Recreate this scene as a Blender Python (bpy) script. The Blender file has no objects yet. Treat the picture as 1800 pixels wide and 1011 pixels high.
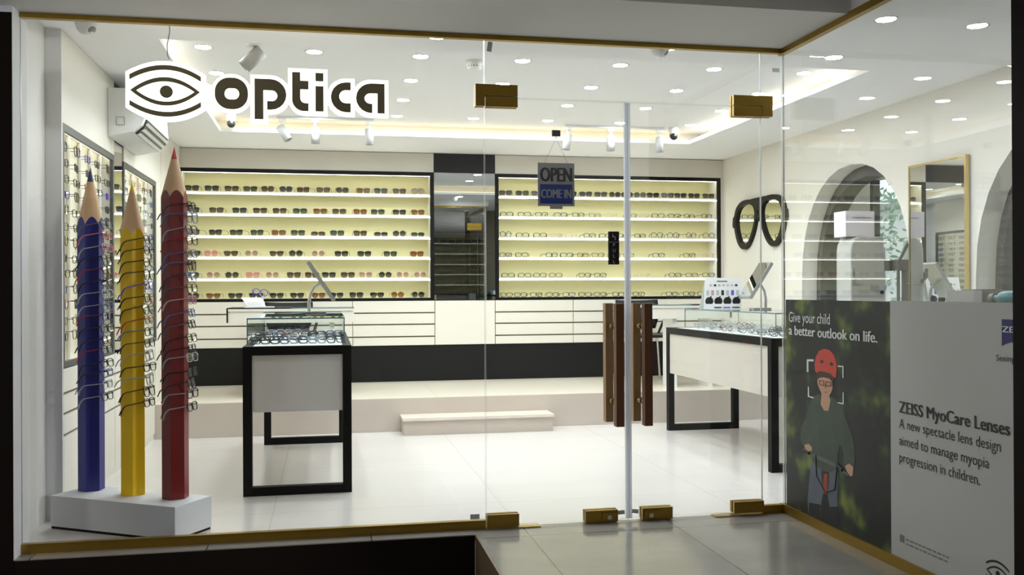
import bpy, bmesh, math, random
from mathutils import Vector, Matrix, Euler
random.seed(7)
PI = math.pi
SC = bpy.context.scene
COL = SC.collection

# ------------------------------------------------------------------ camera, world, exposure
cam_d = bpy.data.cameras.new('camera'); cam = bpy.data.objects.new('camera', cam_d); COL.objects.link(cam)
YAW, PITCH, ROLL, EYE = 0.194601, 0.00237373, -0.0045632, 1.16
cam_d.sensor_fit = 'HORIZONTAL'; cam_d.sensor_width = 36.0; cam_d.lens = 36.0*1651.18/1800.0
cam_d.clip_start = 0.05; cam_d.clip_end = 200
_f = Vector((math.sin(YAW)*math.cos(PITCH), math.cos(YAW)*math.cos(PITCH), math.sin(PITCH)))
_r = Vector((math.cos(YAW), -math.sin(YAW), 0)); _u = _r.cross(_f)
_r2 = _r*math.cos(ROLL)+_u*math.sin(ROLL); _u2 = -_r*math.sin(ROLL)+_u*math.cos(ROLL)
cam.matrix_world = Matrix(((_r2.x, _u2.x, -_f.x, 0), (_r2.y, _u2.y, -_f.y, 0), (_r2.z, _u2.z, -_f.z, EYE), (0, 0, 0, 1)))
SC.camera = cam

world = bpy.data.worlds.new('world'); SC.world = world; world.use_nodes = True
bg = world.node_tree.nodes['Background']; bg.inputs[0].default_value = (0.80, 0.90, 1.0, 1); bg.inputs[1].default_value = 1.5
SC.view_settings.view_transform = 'Standard'; SC.view_settings.look = 'None'
SC.view_settings.gamma = 1.0; SC.view_settings.use_curve_mapping = False
SC.view_settings.exposure = 0.0
LAMP = 275.0          # radiance of the downlight lenses
COVE = 4.2           # cove LED strips
SHELF = 7.5          # shelf LED strips
cy = SC.cycles
cy.use_denoising = True
cy.max_bounces = 10; cy.diffuse_bounces = 4; cy.glossy_bounces = 5; cy.transmission_bounces = 6; cy.transparent_max_bounces = 24
cy.caustics_reflective = False; cy.caustics_refractive = False
cy.sample_clamp_indirect = 12.0

# ------------------------------------------------------------------ materials
def lin(c):
    c /= 255.0
    return c/12.92 if c <= 0.04045 else ((c+0.055)/1.055)**2.4
def rgb(r, g, b): return (lin(r), lin(g), lin(b), 1)
def new_mat(name):
    m = bpy.data.materials.new(name); m.use_nodes = True
    nt = m.node_tree; nt.nodes.clear()
    out = nt.nodes.new('ShaderNodeOutputMaterial')
    return m, nt, out
def mat(name, col, rough=0.6, metal=0.0, spec=0.5, noise=0.0, nscale=8.0, col2=None, bump=0.0, coat=0.0):
    m, nt, out = new_mat(name)
    p = nt.nodes.new('ShaderNodeBsdfPrincipled'); nt.links.new(p.outputs[0], out.inputs[0])
    c = rgb(*col)
    p.inputs['Base Color'].default_value = c; p.inputs['Roughness'].default_value = rough
    p.inputs['Metallic'].default_value = metal; p.inputs['Specular IOR Level'].default_value = spec
    p.inputs['Coat Weight'].default_value = coat
    if noise or bump or col2:
        tc = nt.nodes.new('ShaderNodeTexCoord'); n = nt.nodes.new('ShaderNodeTexNoise')
        n.inputs['Scale'].default_value = nscale; n.inputs['Detail'].default_value = 5
        nt.links.new(tc.outputs['Object'], n.inputs['Vector'])
        if noise or col2:
            mx = nt.nodes.new('ShaderNodeMix'); mx.data_type = 'RGBA'
            k = 1-noise
            c2 = rgb(*col2) if col2 else (c[0]*k, c[1]*k, c[2]*k, 1)
            mx.inputs['A'].default_value = c; mx.inputs['B'].default_value = c2
            nt.links.new(n.outputs['Fac'], mx.inputs['Factor']); nt.links.new(mx.outputs['Result'], p.inputs['Base Color'])
        if bump:
            b = nt.nodes.new('ShaderNodeBump'); b.inputs['Strength'].default_value = bump; b.inputs['Distance'].default_value = 0.002
            nt.links.new(n.outputs['Fac'], b.inputs['Height']); nt.links.new(b.outputs[0], p.inputs['Normal'])
    return m
def emit(name, col, s):
    m, nt, out = new_mat(name); e = nt.nodes.new('ShaderNodeEmission')
    e.inputs[0].default_value = (col[0], col[1], col[2], 1); e.inputs[1].default_value = s
    nt.links.new(e.outputs[0], out.inputs[0]); return m
def glassy(name, tint, k=0.9, base=0.04, add=None, addf=0.0):
    """thin clear pane: what it does not reflect (Schlick) passes straight through"""
    m, nt, out = new_mat(name)
    lw = nt.nodes.new('ShaderNodeLayerWeight'); lw.inputs['Blend'].default_value = 0.5
    pw = nt.nodes.new('ShaderNodeMath'); pw.operation = 'POWER'; pw.inputs[1].default_value = 5.0
    ma = nt.nodes.new('ShaderNodeMath'); ma.operation = 'MULTIPLY_ADD'; ma.inputs[1].default_value = k; ma.inputs[2].default_value = base
    t = nt.nodes.new('ShaderNodeBsdfTransparent'); t.inputs[0].default_value = (*tint, 1)
    g = nt.nodes.new('ShaderNodeBsdfGlossy'); g.inputs['Roughness'].default_value = 0.0; g.inputs[0].default_value = (1, 1, 1, 1)
    mx = nt.nodes.new('ShaderNodeMixShader')
    nt.links.new(lw.outputs['Facing'], pw.inputs[0]); nt.links.new(pw.outputs[0], ma.inputs[0]); nt.links.new(ma.outputs[0], mx.inputs[0])
    src = t
    if add:
        d = nt.nodes.new('ShaderNodeBsdfDiffuse'); d.inputs[0].default_value = (*add, 1)
        m2 = nt.nodes.new('ShaderNodeMixShader'); m2.inputs[0].default_value = addf
        nt.links.new(t.outputs[0], m2.inputs[1]); nt.links.new(d.outputs[0], m2.inputs[2]); src = m2
    nt.links.new(src.outputs[0], mx.inputs[1]); nt.links.new(g.outputs[0], mx.inputs[2]); nt.links.new(mx.outputs[0], out.inputs[0])
    return m
def tinted_lens(name, col, top=0.9, bottom=0.55):
    """sunglass lens with a graduated tint: denser at its own top edge"""
    m, nt, out = new_mat(name)
    tc = nt.nodes.new('ShaderNodeTexCoord'); sx = nt.nodes.new('ShaderNodeSeparateXYZ')
    nt.links.new(tc.outputs['Generated'], sx.inputs[0])
    mr = nt.nodes.new('ShaderNodeMapRange'); mr.inputs[3].default_value = bottom; mr.inputs[4].default_value = top
    nt.links.new(sx.outputs['Z'], mr.inputs[0])
    t = nt.nodes.new('ShaderNodeBsdfTransparent'); p = nt.nodes.new('ShaderNodeBsdfPrincipled')
    p.inputs['Base Color'].default_value = rgb(*col); p.inputs['Roughness'].default_value = 0.12
    mx = nt.nodes.new('ShaderNodeMixShader')
    nt.links.new(mr.outputs[0], mx.inputs[0]); nt.links.new(t.outputs[0], mx.inputs[1]); nt.links.new(p.outputs[0], mx.inputs[2])
    nt.links.new(mx.outputs[0], out.inputs[0]); return m
def tile_mat(name, c1, c2, joint, sx, sy, rough, ox=0, oy=0, jw=0.004, nscale=1.2, stretch=(1, 1, 1)):
    m, nt, out = new_mat(name)
    p = nt.nodes.new('ShaderNodeBsdfPrincipled'); nt.links.new(p.outputs[0], out.inputs[0])
    p.inputs['Roughness'].default_value = rough
    tc = nt.nodes.new('ShaderNodeTexCoord'); mp = nt.nodes.new('ShaderNodeMapping'); mp.inputs['Location'].default_value = (ox, oy, 0)
    nt.links.new(tc.outputs['Object'], mp.inputs[0])
    br = nt.nodes.new('ShaderNodeTexBrick'); br.offset = 0.0; br.inputs['Scale'].default_value = 1.0
    br.inputs['Brick Width'].default_value = sx; br.inputs['Row Height'].default_value = sy; br.inputs['Mortar Size'].default_value = jw
    br.inputs['Mortar'].default_value = rgb(*joint); br.inputs['Mortar Smooth'].default_value = 0.2
    nt.links.new(mp.outputs[0], br.inputs['Vector'])
    mp2 = nt.nodes.new('ShaderNodeMapping'); mp2.inputs['Scale'].default_value = stretch; nt.links.new(tc.outputs['Object'], mp2.inputs[0])
    n = nt.nodes.new('ShaderNodeTexNoise'); n.inputs['Scale'].default_value = nscale; n.inputs['Detail'].default_value = 8; n.inputs['Roughness'].default_value = 0.62
    nt.links.new(mp2.outputs[0], n.inputs['Vector'])
    mx = nt.nodes.new('ShaderNodeMix'); mx.data_type = 'RGBA'; mx.inputs['A'].default_value = rgb(*c1); mx.inputs['B'].default_value = rgb(*c2)
    nt.links.new(n.outputs['Fac'], mx.inputs['Factor'])
    nt.links.new(mx.outputs['Result'], br.inputs['Color1']); nt.links.new(mx.outputs['Result'], br.inputs['Color2'])
    nt.links.new(br.outputs['Color'], p.inputs['Base Color'])
    return m
def wood_mat(name, c1, c2, sc=(30, 30, 2), rough=0.5):
    m, nt, out = new_mat(name)
    p = nt.nodes.new('ShaderNodeBsdfPrincipled'); nt.links.new(p.outputs[0], out.inputs[0]); p.inputs['Roughness'].default_value = rough
    tc = nt.nodes.new('ShaderNodeTexCoord'); mp = nt.nodes.new('ShaderNodeMapping'); mp.inputs['Scale'].default_value = sc
    nt.links.new(tc.outputs['Object'], mp.inputs[0]); n = nt.nodes.new('ShaderNodeTexNoise'); n.inputs['Scale'].default_value = 1.0; n.inputs['Detail'].default_value = 6
    nt.links.new(mp.outputs[0], n.inputs['Vector'])
    mx = nt.nodes.new('ShaderNodeMix'); mx.data_type = 'RGBA'; mx.inputs['A'].default_value = rgb(*c1); mx.inputs['B'].default_value = rgb(*c2)
    nt.links.new(n.outputs['Fac'], mx.inputs['Factor']); nt.links.new(mx.outputs['Result'], p.inputs['Base Color'])
    return m

M = {}
M['wall'] = mat('white_paint', (234, 232, 228), 0.75, noise=0.03, nscale=2)
M['wall_cream'] = mat('cream_paint', (232, 228, 218), 0.75, noise=0.03, nscale=2)
M['ceil'] = mat('ceiling_paint', (247, 247, 248), 0.8)
M['cream'] = mat('cream_laminate', (234, 229, 216), 0.45, noise=0.04, nscale=6)
M['counterp'] = mat('counter_panel', (206, 200, 188), 0.5, noise=0.04, nscale=6)
M['counterg'] = mat('grey_counter_panel', (226, 224, 219), 0.5, noise=0.04, nscale=6)
M['header'] = mat('beige_laminate', (218, 212, 200), 0.5, noise=0.04, nscale=6)
M['taupe'] = mat('taupe_groove', (128, 118, 100), 0.6)
M['dark'] = mat('black_laminate', (29, 29, 29), 0.5, spec=0.2, noise=0.15, nscale=10)
M['black'] = mat('black_metal', (13, 13, 12), 0.5, spec=0.18)
M['dgrey'] = mat('grey_metal_frame', (88, 88, 86), 0.45)
M['shelfback'] = mat('pale_yellow_laminate', (232, 226, 176), 0.6, noise=0.03, nscale=3)
M['shelf'] = mat('white_acrylic', (244, 243, 234), 0.4)
M['rackback'] = mat('cream_back_panel', (238, 232, 205), 0.5)
M['rod'] = mat('frosted_rod', (246, 244, 236), 0.25)
M['floor'] = tile_mat('cream_marble_tiles', (210, 204, 197), (226, 222, 218), (202, 195, 186), 1.2, 1.2, 0.22, 0.28, 0.95, 0.003, 0.9, (0.5, 2.5, 1))
M['platform'] = tile_mat('platform_marble', (222, 212, 192), (234, 227, 212), (200, 190, 172), 1.2, 2.4, 0.3, 0.3, 0.4, 0.003, 1.2, (0.6, 2.0, 1))
M['riser'] = mat('beige_marble', (190, 178, 166), 0.4, col2=(206, 196, 184), nscale=3)
M['treadm'] = mat('pale_marble_tread', (228, 216, 203), 0.25, noise=0.04, nscale=4)
M['landing'] = tile_mat('grey_marble_landing', (122, 117, 109), (158, 153, 145), (86, 80, 72), 0.735, 0.9, 0.13, -0.2, 0.17, 0.0035, 1.6, (1, 1.6, 1))
M['plinth'] = mat('dark_brown_stone', (28, 19, 13), 0.75, spec=0.15, col2=(20, 13, 9), nscale=5)
M['side'] = mat('brown_marble_side', (112, 92, 68), 0.4, noise=0.25, nscale=6)
M['soffit'] = mat('soffit_plaster', (228, 225, 220), 0.85, noise=0.05, nscale=3)
M['jamb'] = mat('white_plaster', (226, 226, 226), 0.8, noise=0.05, nscale=5)
M['endpanel'] = mat('pale_end_panel', (228, 228, 227), 0.5)
M['column'] = mat('dark_brown_column', (24, 15, 9), 0.7, spec=0.12, noise=0.3, nscale=6)
M['brass'] = mat('aged_brass', (168, 134, 54), 0.34, 0.8, noise=0.3, nscale=14)
M['brassl'] = mat('bright_brass', (204, 182, 122), 0.22, 1.0)
M['glass'] = glassy('clear_pane', (0.985, 0.99, 0.985))
M['edge'] = mat('pane_edge', (196, 200, 196), 0.3)
def seal_mat():
    m, nt, out = new_mat('milky_seal')
    t = nt.nodes.new('ShaderNodeBsdfTranslucent'); d = nt.nodes.new('ShaderNodeBsdfDiffuse'); mx = nt.nodes.new('ShaderNodeMixShader'); tr = nt.nodes.new('ShaderNodeBsdfTransparent'); m2 = nt.nodes.new('ShaderNodeMixShader')
    t.inputs[0].default_value = rgb(240, 241, 245); d.inputs[0].default_value = rgb(230, 231, 236); mx.inputs[0].default_value = 0.4; m2.inputs[0].default_value = 0.35
    nt.links.new(t.outputs[0], mx.inputs[1]); nt.links.new(d.outputs[0], mx.inputs[2]); nt.links.new(mx.outputs[0], m2.inputs[1]); nt.links.new(tr.outputs[0], m2.inputs[2]); nt.links.new(m2.outputs[0], out.inputs[0])
    return m
M['seal'] = seal_mat()
M['satin'] = mat('satin_silver', (206, 206, 202), 0.28, 0.75)
M['caseglass'] = glassy('case_glass', (0.965, 0.985, 0.98))
M['caseedge'] = mat('case_glass_edge', (92, 128, 132), 0.2)
M['mirror'] = mat('mirror_silver', (226, 228, 224), 0.0, 1.0)
M['dmirror'] = mat('smoked_mirror', (190, 194, 196), 0.0, 1.0)
M['chrome'] = mat('chrome', (200, 200, 198), 0.12, 1.0)
M['white'] = mat('white_plastic', (235, 235, 233), 0.4)
M['whiteb'] = mat('white_plinth_paint', (216, 217, 219), 0.55, noise=0.03, nscale=5)
M['headgrey'] = mat('matt_light_grey', (178, 177, 175), 0.6)
M['grey'] = mat('grey_plastic', (150, 150, 148), 0.5)
M['blackp'] = mat('black_plastic', (26, 26, 28), 0.35)
M['wood_dark'] = wood_mat('walnut_handle', (124, 78, 44), (92, 54, 30), (60, 60, 3))
M['wood_light'] = wood_mat('oak_handle', (176, 142, 100), (150, 116, 80), (60, 60, 3))
M['pwood'] = wood_mat('pencil_wood', (222, 188, 148), (198, 160, 118), (40, 40, 4), 0.6)
M['pblue'] = mat('blue_pencil_paint', (46, 50, 138), 0.35, noise=0.1, nscale=4)
M['pyel'] = mat('yellow_pencil_paint', (240, 196, 14), 0.35, noise=0.06, nscale=4)
M['pred'] = mat('red_pencil_paint', (122, 24, 22), 0.35, noise=0.1, nscale=4)
M['tipb'] = mat('blue_lead', (40, 44, 96), 0.5); M['tipy'] = mat('yellow_lead', (236, 190, 20), 0.5); M['tipr'] = mat('red_lead', (170, 44, 40), 0.5)
M['lamp'] = emit('lamp_lens', (0.87, 0.945, 1.0), LAMP)
M['spot'] = emit('spot_lens', (1.0, 0.97, 0.90), 6.0)
M['cove'] = emit('cove_led', (1.0, 0.82, 0.44), COVE)
M['led'] = emit('shelf_led', (1.0, 0.97, 0.80), SHELF)
M['rled'] = emit('rack_led', (1.0, 0.96, 0.82), 4.0)
M['signglow'] = emit('sign_glow', (1.0, 0.95, 0.80), 2.6)
M['fill_lamp'] = emit('fill_lamp_globe', (1.0, 0.98, 0.97), 34.0); M['fill_lamp_strong'] = emit('bright_fill_lamp_globe', (0.98, 0.99, 1.0), 205.0)  # glow of the two added lamps out of view
M['signletter'] = mat('bronze_letter_face', (112, 99, 64), 0.5)
M['sticker'] = mat('grey_sticker', (196, 196, 194), 0.6)
M['paper'] = mat('white_vinyl', (182, 180, 175), 0.6, noise=0.02, nscale=6)
M['ink'] = mat('dark_ink', (34, 33, 33), 0.6); M['inkl'] = mat('pale_ink', (222, 222, 218), 0.6); M['inkg'] = mat('grey_ink', (120, 116, 106), 0.6)
M['zblue'] = mat('blue_ink', (26, 28, 92), 0.5)
M['red'] = mat('helmet_red', (198, 60, 42), 0.5); M['skin'] = mat('print_skin', (196, 152, 124), 0.6); M['hair'] = mat('print_hair', (66, 44, 32), 0.6)
M['swt'] = mat('print_sweater', (80, 92, 78), 0.7, noise=0.4, nscale=14); M['jean'] = mat('print_jeans', (106, 112, 122), 0.7, noise=0.4, nscale=14)
M['pblk'] = mat('print_black', (30, 30, 32), 0.6); M['pgrey'] = mat('print_grey', (96, 96, 96), 0.6); M['lips'] = mat('print_lips', (140, 74, 66), 0.6)
M['orange'] = mat('print_orange', (160, 62, 34), 0.6)
M['teal'] = mat('teal_plastic', (48, 150, 168), 0.35)
M['machine'] = mat('machine_grey', (178, 178, 174), 0.5); M['lilac'] = mat('machine_white', (226, 220, 228), 0.5)
M['stone'] = mat('grey_arch_stone', (84, 84, 84), 0.7, noise=0.15, nscale=5)
M['openblue'] = mat('sign_blue', (44, 76, 182), 0.5); M['openw'] = mat('sign_grey_white', (208, 210, 214), 0.5)
M['purple'] = mat('purple_print', (110, 84, 190), 0.5); M['pink'] = mat('pink_print', (214, 150, 150), 0.5)
M['leaf'] = mat('tree_leaf', (128, 156, 128), 0.7, col2=(176, 198, 168), nscale=3); M['bark'] = mat('tree_bark', (96, 80, 64), 0.9)
M['grass'] = mat('lawn', (120, 146, 100), 0.9, noise=0.2, nscale=4); M['pale'] = mat('pale_building', (226, 224, 220), 0.8)
M['arcgrey'] = mat('grey_arcade_wall', (112, 114, 118), 0.8, noise=0.15, nscale=2)
M['arcwall'] = mat('arcade_wall', (44, 38, 31), 0.8, noise=0.1, nscale=3)
# printed leaf bokeh background of the poster
def bokeh():
    m, nt, out = new_mat('printed_foliage')
    p = nt.nodes.new('ShaderNodeBsdfPrincipled'); nt.links.new(p.outputs[0], out.inputs[0]); p.inputs['Roughness'].default_value = 0.55
    tc = nt.nodes.new('ShaderNodeTexCoord')
    n = nt.nodes.new('ShaderNodeTexNoise'); n.inputs['Scale'].default_value = 5.5; n.inputs['Detail'].default_value = 2.5
    nt.links.new(tc.outputs['Object'], n.inputs['Vector'])
    r = nt.nodes.new('ShaderNodeValToRGB'); e = r.color_ramp.elements
    e[0].position = 0.50; e[0].color = rgb(13, 16, 11); e[1].position = 0.74; e[1].color = rgb(120, 126, 52)
    a = e.new(0.56); a.color = rgb(26, 38, 18); a = e.new(0.62); a.color = rgb(56, 74, 30)
    nt.links.new(n.outputs['Fac'], r.inputs[0]); nt.links.new(r.outputs[0], p.inputs['Base Color'])
    return m
M['bokeh'] = bokeh()

# ------------------------------------------------------------------ mesh helpers
class MB:
    def __init__(s): s.v = []; s.f = []; s.m = []; s.sm = []
    def add(s, vs, fs, mi=0, smooth=False):
        o = len(s.v); s.v += [tuple(v) for v in vs]
        for f in fs: s.f.append([i+o for i in f]); s.m.append(mi); s.sm.append(smooth)
        return s
    def box(s, x0, x1, y0, y1, z0, z1, mi=0, edge=None, thin=None):
        vs = [(x, y, z) for x in (x0, x1) for y in (y0, y1) for z in (z0, z1)]
        fs = [((0, 1, 3, 2), 0), ((4, 6, 7, 5), 0), ((0, 4, 5, 1), 1), ((2, 3, 7, 6), 1), ((0, 2, 6, 4), 2), ((1, 5, 7, 3), 2)]
        for f, ax in fs:
            s.add([vs[i] for i in f], [(0, 1, 2, 3)], edge if (edge is not None and ax != thin) else mi)
        return s
    def prism(s, pts, a, b, axis, mi=0):
        """polygon (2D) swept along an axis: axis 'x' pts=(y,z); 'y' pts=(x,z); 'z' pts=(x,y)"""
        def P(p, t): return {'x': (t, p[0], p[1]), 'y': (p[0], t, p[1]), 'z': (p[0], p[1], t)}[axis]
        n = len(pts); vs = [P(p, a) for p in pts]+[P(p, b) for p in pts]
        s.add(vs, [tuple(range(n))[::-1], tuple(range(n, 2*n))]+[(i, (i+1) % n, n+(i+1) % n, n+i) for i in range(n)], mi)
        return s
    def tube(s, path, r, n=8, mi=0, cap=True):
        path = [Vector(p) for p in path]; rs = r if isinstance(r, (list, tuple)) else [r]*len(path)
        rings = []
        t0 = (path[1]-path[0]).normalized(); up = Vector((0, 0, 1)) if abs(t0.z) < 0.9 else Vector((1, 0, 0))
        a = t0.cross(up).normalized()
        for i, p in enumerate(path):
            t = (path[min(i+1, len(path)-1)]-path[max(i-1, 0)]).normalized()
            a = (a-t*a.dot(t)).normalized(); b = t.cross(a)
            rings.append([p+(a*math.cos(2*PI*k/n)+b*math.sin(2*PI*k/n))*rs[i] for k in range(n)])
        vs = [v for rg in rings for v in rg]; fs = []
        for i in range(len(path)-1):
            for k in range(n): fs.append((i*n+k, i*n+(k+1) % n, (i+1)*n+(k+1) % n, (i+1)*n+k))
        s.add(vs, fs, mi, True)
        if cap: s.add(rings[0], [tuple(range(n))[::-1]], mi); s.add(rings[-1], [tuple(range(n))], mi)
        return s
    def lathe(s, prof, c, n=20, mi=0, axis=None):
        """profile [(r,h)] turned about axis (default z) at c"""
        ax = Vector(axis or (0, 0, 1)).normalized(); up = Vector((1, 0, 0)) if abs(ax.x) < 0.9 else Vector((0, 1, 0))
        a = ax.cross(up).normalized(); b = ax.cross(a); c = Vector(c)
        vs = [c+ax*h+(a*math.cos(2*PI*k/n)+b*math.sin(2*PI*k/n))*r for r, h in prof for k in range(n)]
        fs = [(i*n+k, i*n+(k+1) % n, (i+1)*n+(k+1) % n, (i+1)*n+k) for i in range(len(prof)-1) for k in range(n)]
        s.add(vs, fs, mi, True)
        if prof[0][0] > 1e-4: s.add(vs[:n], [tuple(range(n))[::-1]], mi)
        if prof[-1][0] > 1e-4: s.add(vs[-n:], [tuple(range(n))], mi)
        return s
    def mesh(s, name, mats):
        me = bpy.data.meshes.new(name); me.from_pydata(s.v, [], s.f)
        for m in (mats if isinstance(mats, (list, tuple)) else [mats]): me.materials.append(M[m] if isinstance(m, str) else m)
        me.polygons.foreach_set('material_index', s.m); me.polygons.foreach_set('use_smooth', s.sm)
        bm = bmesh.new(); bm.from_mesh(me); bmesh.ops.recalc_face_normals(bm, faces=bm.faces); bm.to_mesh(me); bm.free()
        me.update(); return me
    def obj(s, name, mats, parent=None, loc=None, bevel=0.0):
        o = link(name, s.mesh(name, mats), parent, loc)
        if bevel:
            b = o.modifiers.new('bevel', 'BEVEL'); b.width = bevel; b.segments = 2; b.limit_method = 'ANGLE'; b.angle_limit = 0.6
        return o
def link(name, data, parent=None, loc=None):
    o = bpy.data.objects.new(name, data); COL.objects.link(o)
    if parent is not None: o.parent = parent
    if loc is not None: o.location = loc
    return o
def tag(o, label=None, cat=None, group=None, kind=None):
    if label: o['label'] = label
    if cat: o['category'] = cat
    if group: o['group'] = group
    if kind: o['kind'] = kind
    return o
def thing(name, label, cat, loc=(0, 0, 0), group=None, rz=0.0):
    o = link(name, None, None, loc); o.rotation_euler = (0, 0, rz); o.empty_display_size = 0.1
    return tag(o, label, cat, group)
def struct(o): o['kind'] = 'structure'; return o
def B(x0, x1, y0, y1, z0, z1): return MB().box(x0, x1, y0, y1, z0, z1)
def pane(x0, x1, y0, y1, z0, z1, thin): return MB().box(x0, x1, y0, y1, z0, z1, 0, 1, thin)
def arc(cx, cy, rx, ry, a0, a1, n=10):
    return [(cx+rx*math.cos(math.radians(a0+(a1-a0)*i/n)), cy+ry*math.sin(math.radians(a0+(a1-a0)*i/n))) for i in range(n+1)]
def flat(name, polys, depth, mats, parent, face, loc, bevel=0.0):
    """outlines (even-odd holes) with thickness; face 'y' looks to -Y, 'x' looks to -X"""
    cu = bpy.data.curves.new(name, 'CURVE'); cu.dimensions = '2D'; cu.fill_mode = 'BOTH'; cu.extrude = depth/2
    for p in polys:
        sp = cu.splines.new('POLY'); sp.points.add(len(p)-1); sp.use_cyclic_u = True
        for q, (x, y) in zip(sp.points, p): q.co = (x, y, 0, 1)
    return _flat(name, cu, mats, parent, face, loc)
def _flat(name, cu, mats, parent, face, loc):
    tmp = bpy.data.objects.new('tmp', cu); me = bpy.data.meshes.new_from_object(tmp); bpy.data.objects.remove(tmp); bpy.data.curves.remove(cu)
    for v in me.vertices:
        x, y, z = v.co
        v.co = (x, -z, y) if face == 'y' else ((-z, -x, y) if face == 'x' else (x, y, z))
    me.materials.clear(); me.materials.append(M[mats]); me.name = name
    return link(name, me, parent, loc)
def text(name, body, mats, parent, face, loc, height, width=None, bold=0.0, depth=0.0008, vertical=False, align='LEFT'):
    cu = bpy.data.curves.new(name, 'FONT'); cu.body = body; cu.size = 1.0; cu.extrude = 0.0; cu.align_x = align
    cu.resolution_u = 3
    if vertical: cu.space_line = 0.92
    tmp = bpy.data.objects.new('tmp', cu); me = bpy.data.meshes.new_from_object(tmp); bpy.data.objects.remove(tmp); bpy.data.curves.remove(cu)
    xs = [v.co.x for v in me.vertices]; ys = [v.co.y for v in me.vertices]
    cap = 0.70
    sy = height/cap; sx = sy if width is None else width/(max(xs)-min(xs))
    x0 = min(xs) if align == 'LEFT' else (max(xs)+min(xs))/2
    for v in me.vertices:
        x, y = (v.co.x-x0)*sx, v.co.y*sy
        v.co = (x, 0, y) if face == 'y' else (0, -x, y)
    if bold:                                    # heavier strokes: the same outline repeated a hair to each side
        V = [v.co.copy() for v in me.vertices]; F = [tuple(f.vertices) for f in me.polygons]; n = len(V); b = bold*sx
        vs, fs = [], []
        for q, d in enumerate((-b, -b/2, 0, b/2, b)):
            e = -.00012*q; vs += [(v.x+(d if face == 'y' else e), v.y+(e if face == 'y' else -d), v.z) for v in V]; fs += [tuple(i+q*n for i in f) for f in F]
        me = bpy.data.meshes.new(name); me.from_pydata(vs, [], fs)
    me.materials.clear(); me.materials.append(M[mats]); me.name = name
    return link(name, me, parent, loc)
ORD = ['first', 'second', 'third', 'fourth', 'fifth', 'sixth', 'seventh', 'eighth', 'ninth', 'tenth', 'eleventh', 'twelfth', 'thirteenth', 'fourteenth', 'fifteenth', 'sixteenth', 'seventeenth', 'eighteenth']

# ------------------------------------------------------------------ shell of the shop
YG, XP = 4.509, 2.323                    # shop window plane, plane of the side pane with the poster
FB, YW = 9.153, 9.42                     # fronts of the back wall units, the back wall
struct(MB().box(-1.42, 4.06, 4.535, 9.45, -0.06, 0).box(2.34, 4.06, 2.6, 4.535, -0.06, 0).obj('floor', 'floor'))
struct(MB().box(-1.40, 4.05, 7.754, 9.45, 0.001, 0.2732, 0).box(-1.40, 4.05, 7.750, 7.754, 0.0, 0.27, 1).obj('floor_platform', ['platform', 'riser']))
st = struct(B(0.598, 1.815, 7.502, 7.752, 0, 0.118).obj('floor_step', 'riser'))
B(0.586, 1.825, 7.485, 7.752, 0.118, 0.14).obj('tread', 'treadm', st, bevel=0.005)
struct(B(-1.48, -1.401, 4.535, 9.5, 0, 2.62).obj('wall_left', 'wall'))
struct(B(-1.48, 4.4, YW, 9.5, 0, 2.7).obj('wall_back', 'wall_cream'))
struct(B(2.335, 4.4, 2.5, 2.6, 0, 2.7).obj('wall_front', 'taupe'))
# right wall with two arched openings
def arch_pts(yc, w, zs, zt, n=16):
    pts = []
    for i in range(n+1):
        a = PI*i/n; y = math.cos(a); z = math.sin(a)
        pts.append((yc+w*math.copysign(abs(y)**0.92, y), zs+(zt-zs)*(abs(z)**0.92)))
    return pts
ARC = [(6.745, 0.775, 1.22, 2.135), (4.515, 0.775, 1.22, 2.135)]
poly = [(9.45, 0), (9.45, 2.7), (2.5, 2.7), (2.5, 0)]
for yc, w, zs, zt in reversed(ARC):
    pass
pl = [(2.5, 0)]
for yc, w, zs, zt in (ARC[1], ARC[0]):
    a = arch_pts(yc, w, zs, zt)[::-1]      # from low y to high y
    pl += [(yc-w, 0)]+a+[(yc+w, 0)]
pl += [(9.45, 0), (9.45, 2.7), (2.5, 2.7)]
struct(flat('wall_right', [[(-y, z) for y, z in pl]], 0.14, 'wall_cream', None, 'x', (4.12, 0, 0)))
for i, (yc, w, zs, zt) in enumerate(ARC):  # darker stone order behind each opening
    a = arch_pts(yc, w+0.02, zs, zt+0.02); b = arch_pts(yc, w-0.06, zs, zt-0.09)
    ring = [(yc+w+0.02, 0)]+a+[(yc-w-0.02, 0), (yc-w+0.06, 0)]+b[::-1]+[(yc+w-0.06, 0)]
    struct(flat('trim_%d' % (i+1), [[(-y, z) for y, z in ring]], 0.15, 'stone', None, 'x', (4.268, 0, 0)))
# bay beyond the arches with the garden window
struct(MB().box(4.5, 5.5, 9.42, 9.5, 0, 2.7).box(4.20, 5.5, 2.4, 2.5, 0, 2.7).obj('wall_bay_side', 'wall'))
struct(MB().box(5.4, 5.5, 8.63, 9.5, 0, 2.7).box(5.4, 5.5, 2.5, 8.63, 2.25, 2.7).obj('wall_bay_far', 'wall'))
struct(B(4.19, 5.5, 2.5, 9.45, -0.06, 0).obj('floor_bay', 'floor'))
struct(B(4.19, 5.5, 2.5, 9.45, 2.62, 2.7).obj('ceiling_bay', 'ceil'))
w6 = struct(pane(5.44, 5.45, 2.5, 8.63, 0, 2.25, 0).obj('window_6', ['glass', 'edge']))
MB().box(5.40, 5.48, 8.58, 8.63, 0, 2.25).box(5.40, 5.48, 2.5, 8.58, 1.33, 1.43).box(5.42, 5.47, 8.11, 8.135, 0, 1.33).box(5.42, 5.47, 7.3, 7.33, 0, 2.25).box(5.4, 5.48, 5.0, 5.05, 0, 2.25).obj('window_frame', 'stone', w6)

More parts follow.
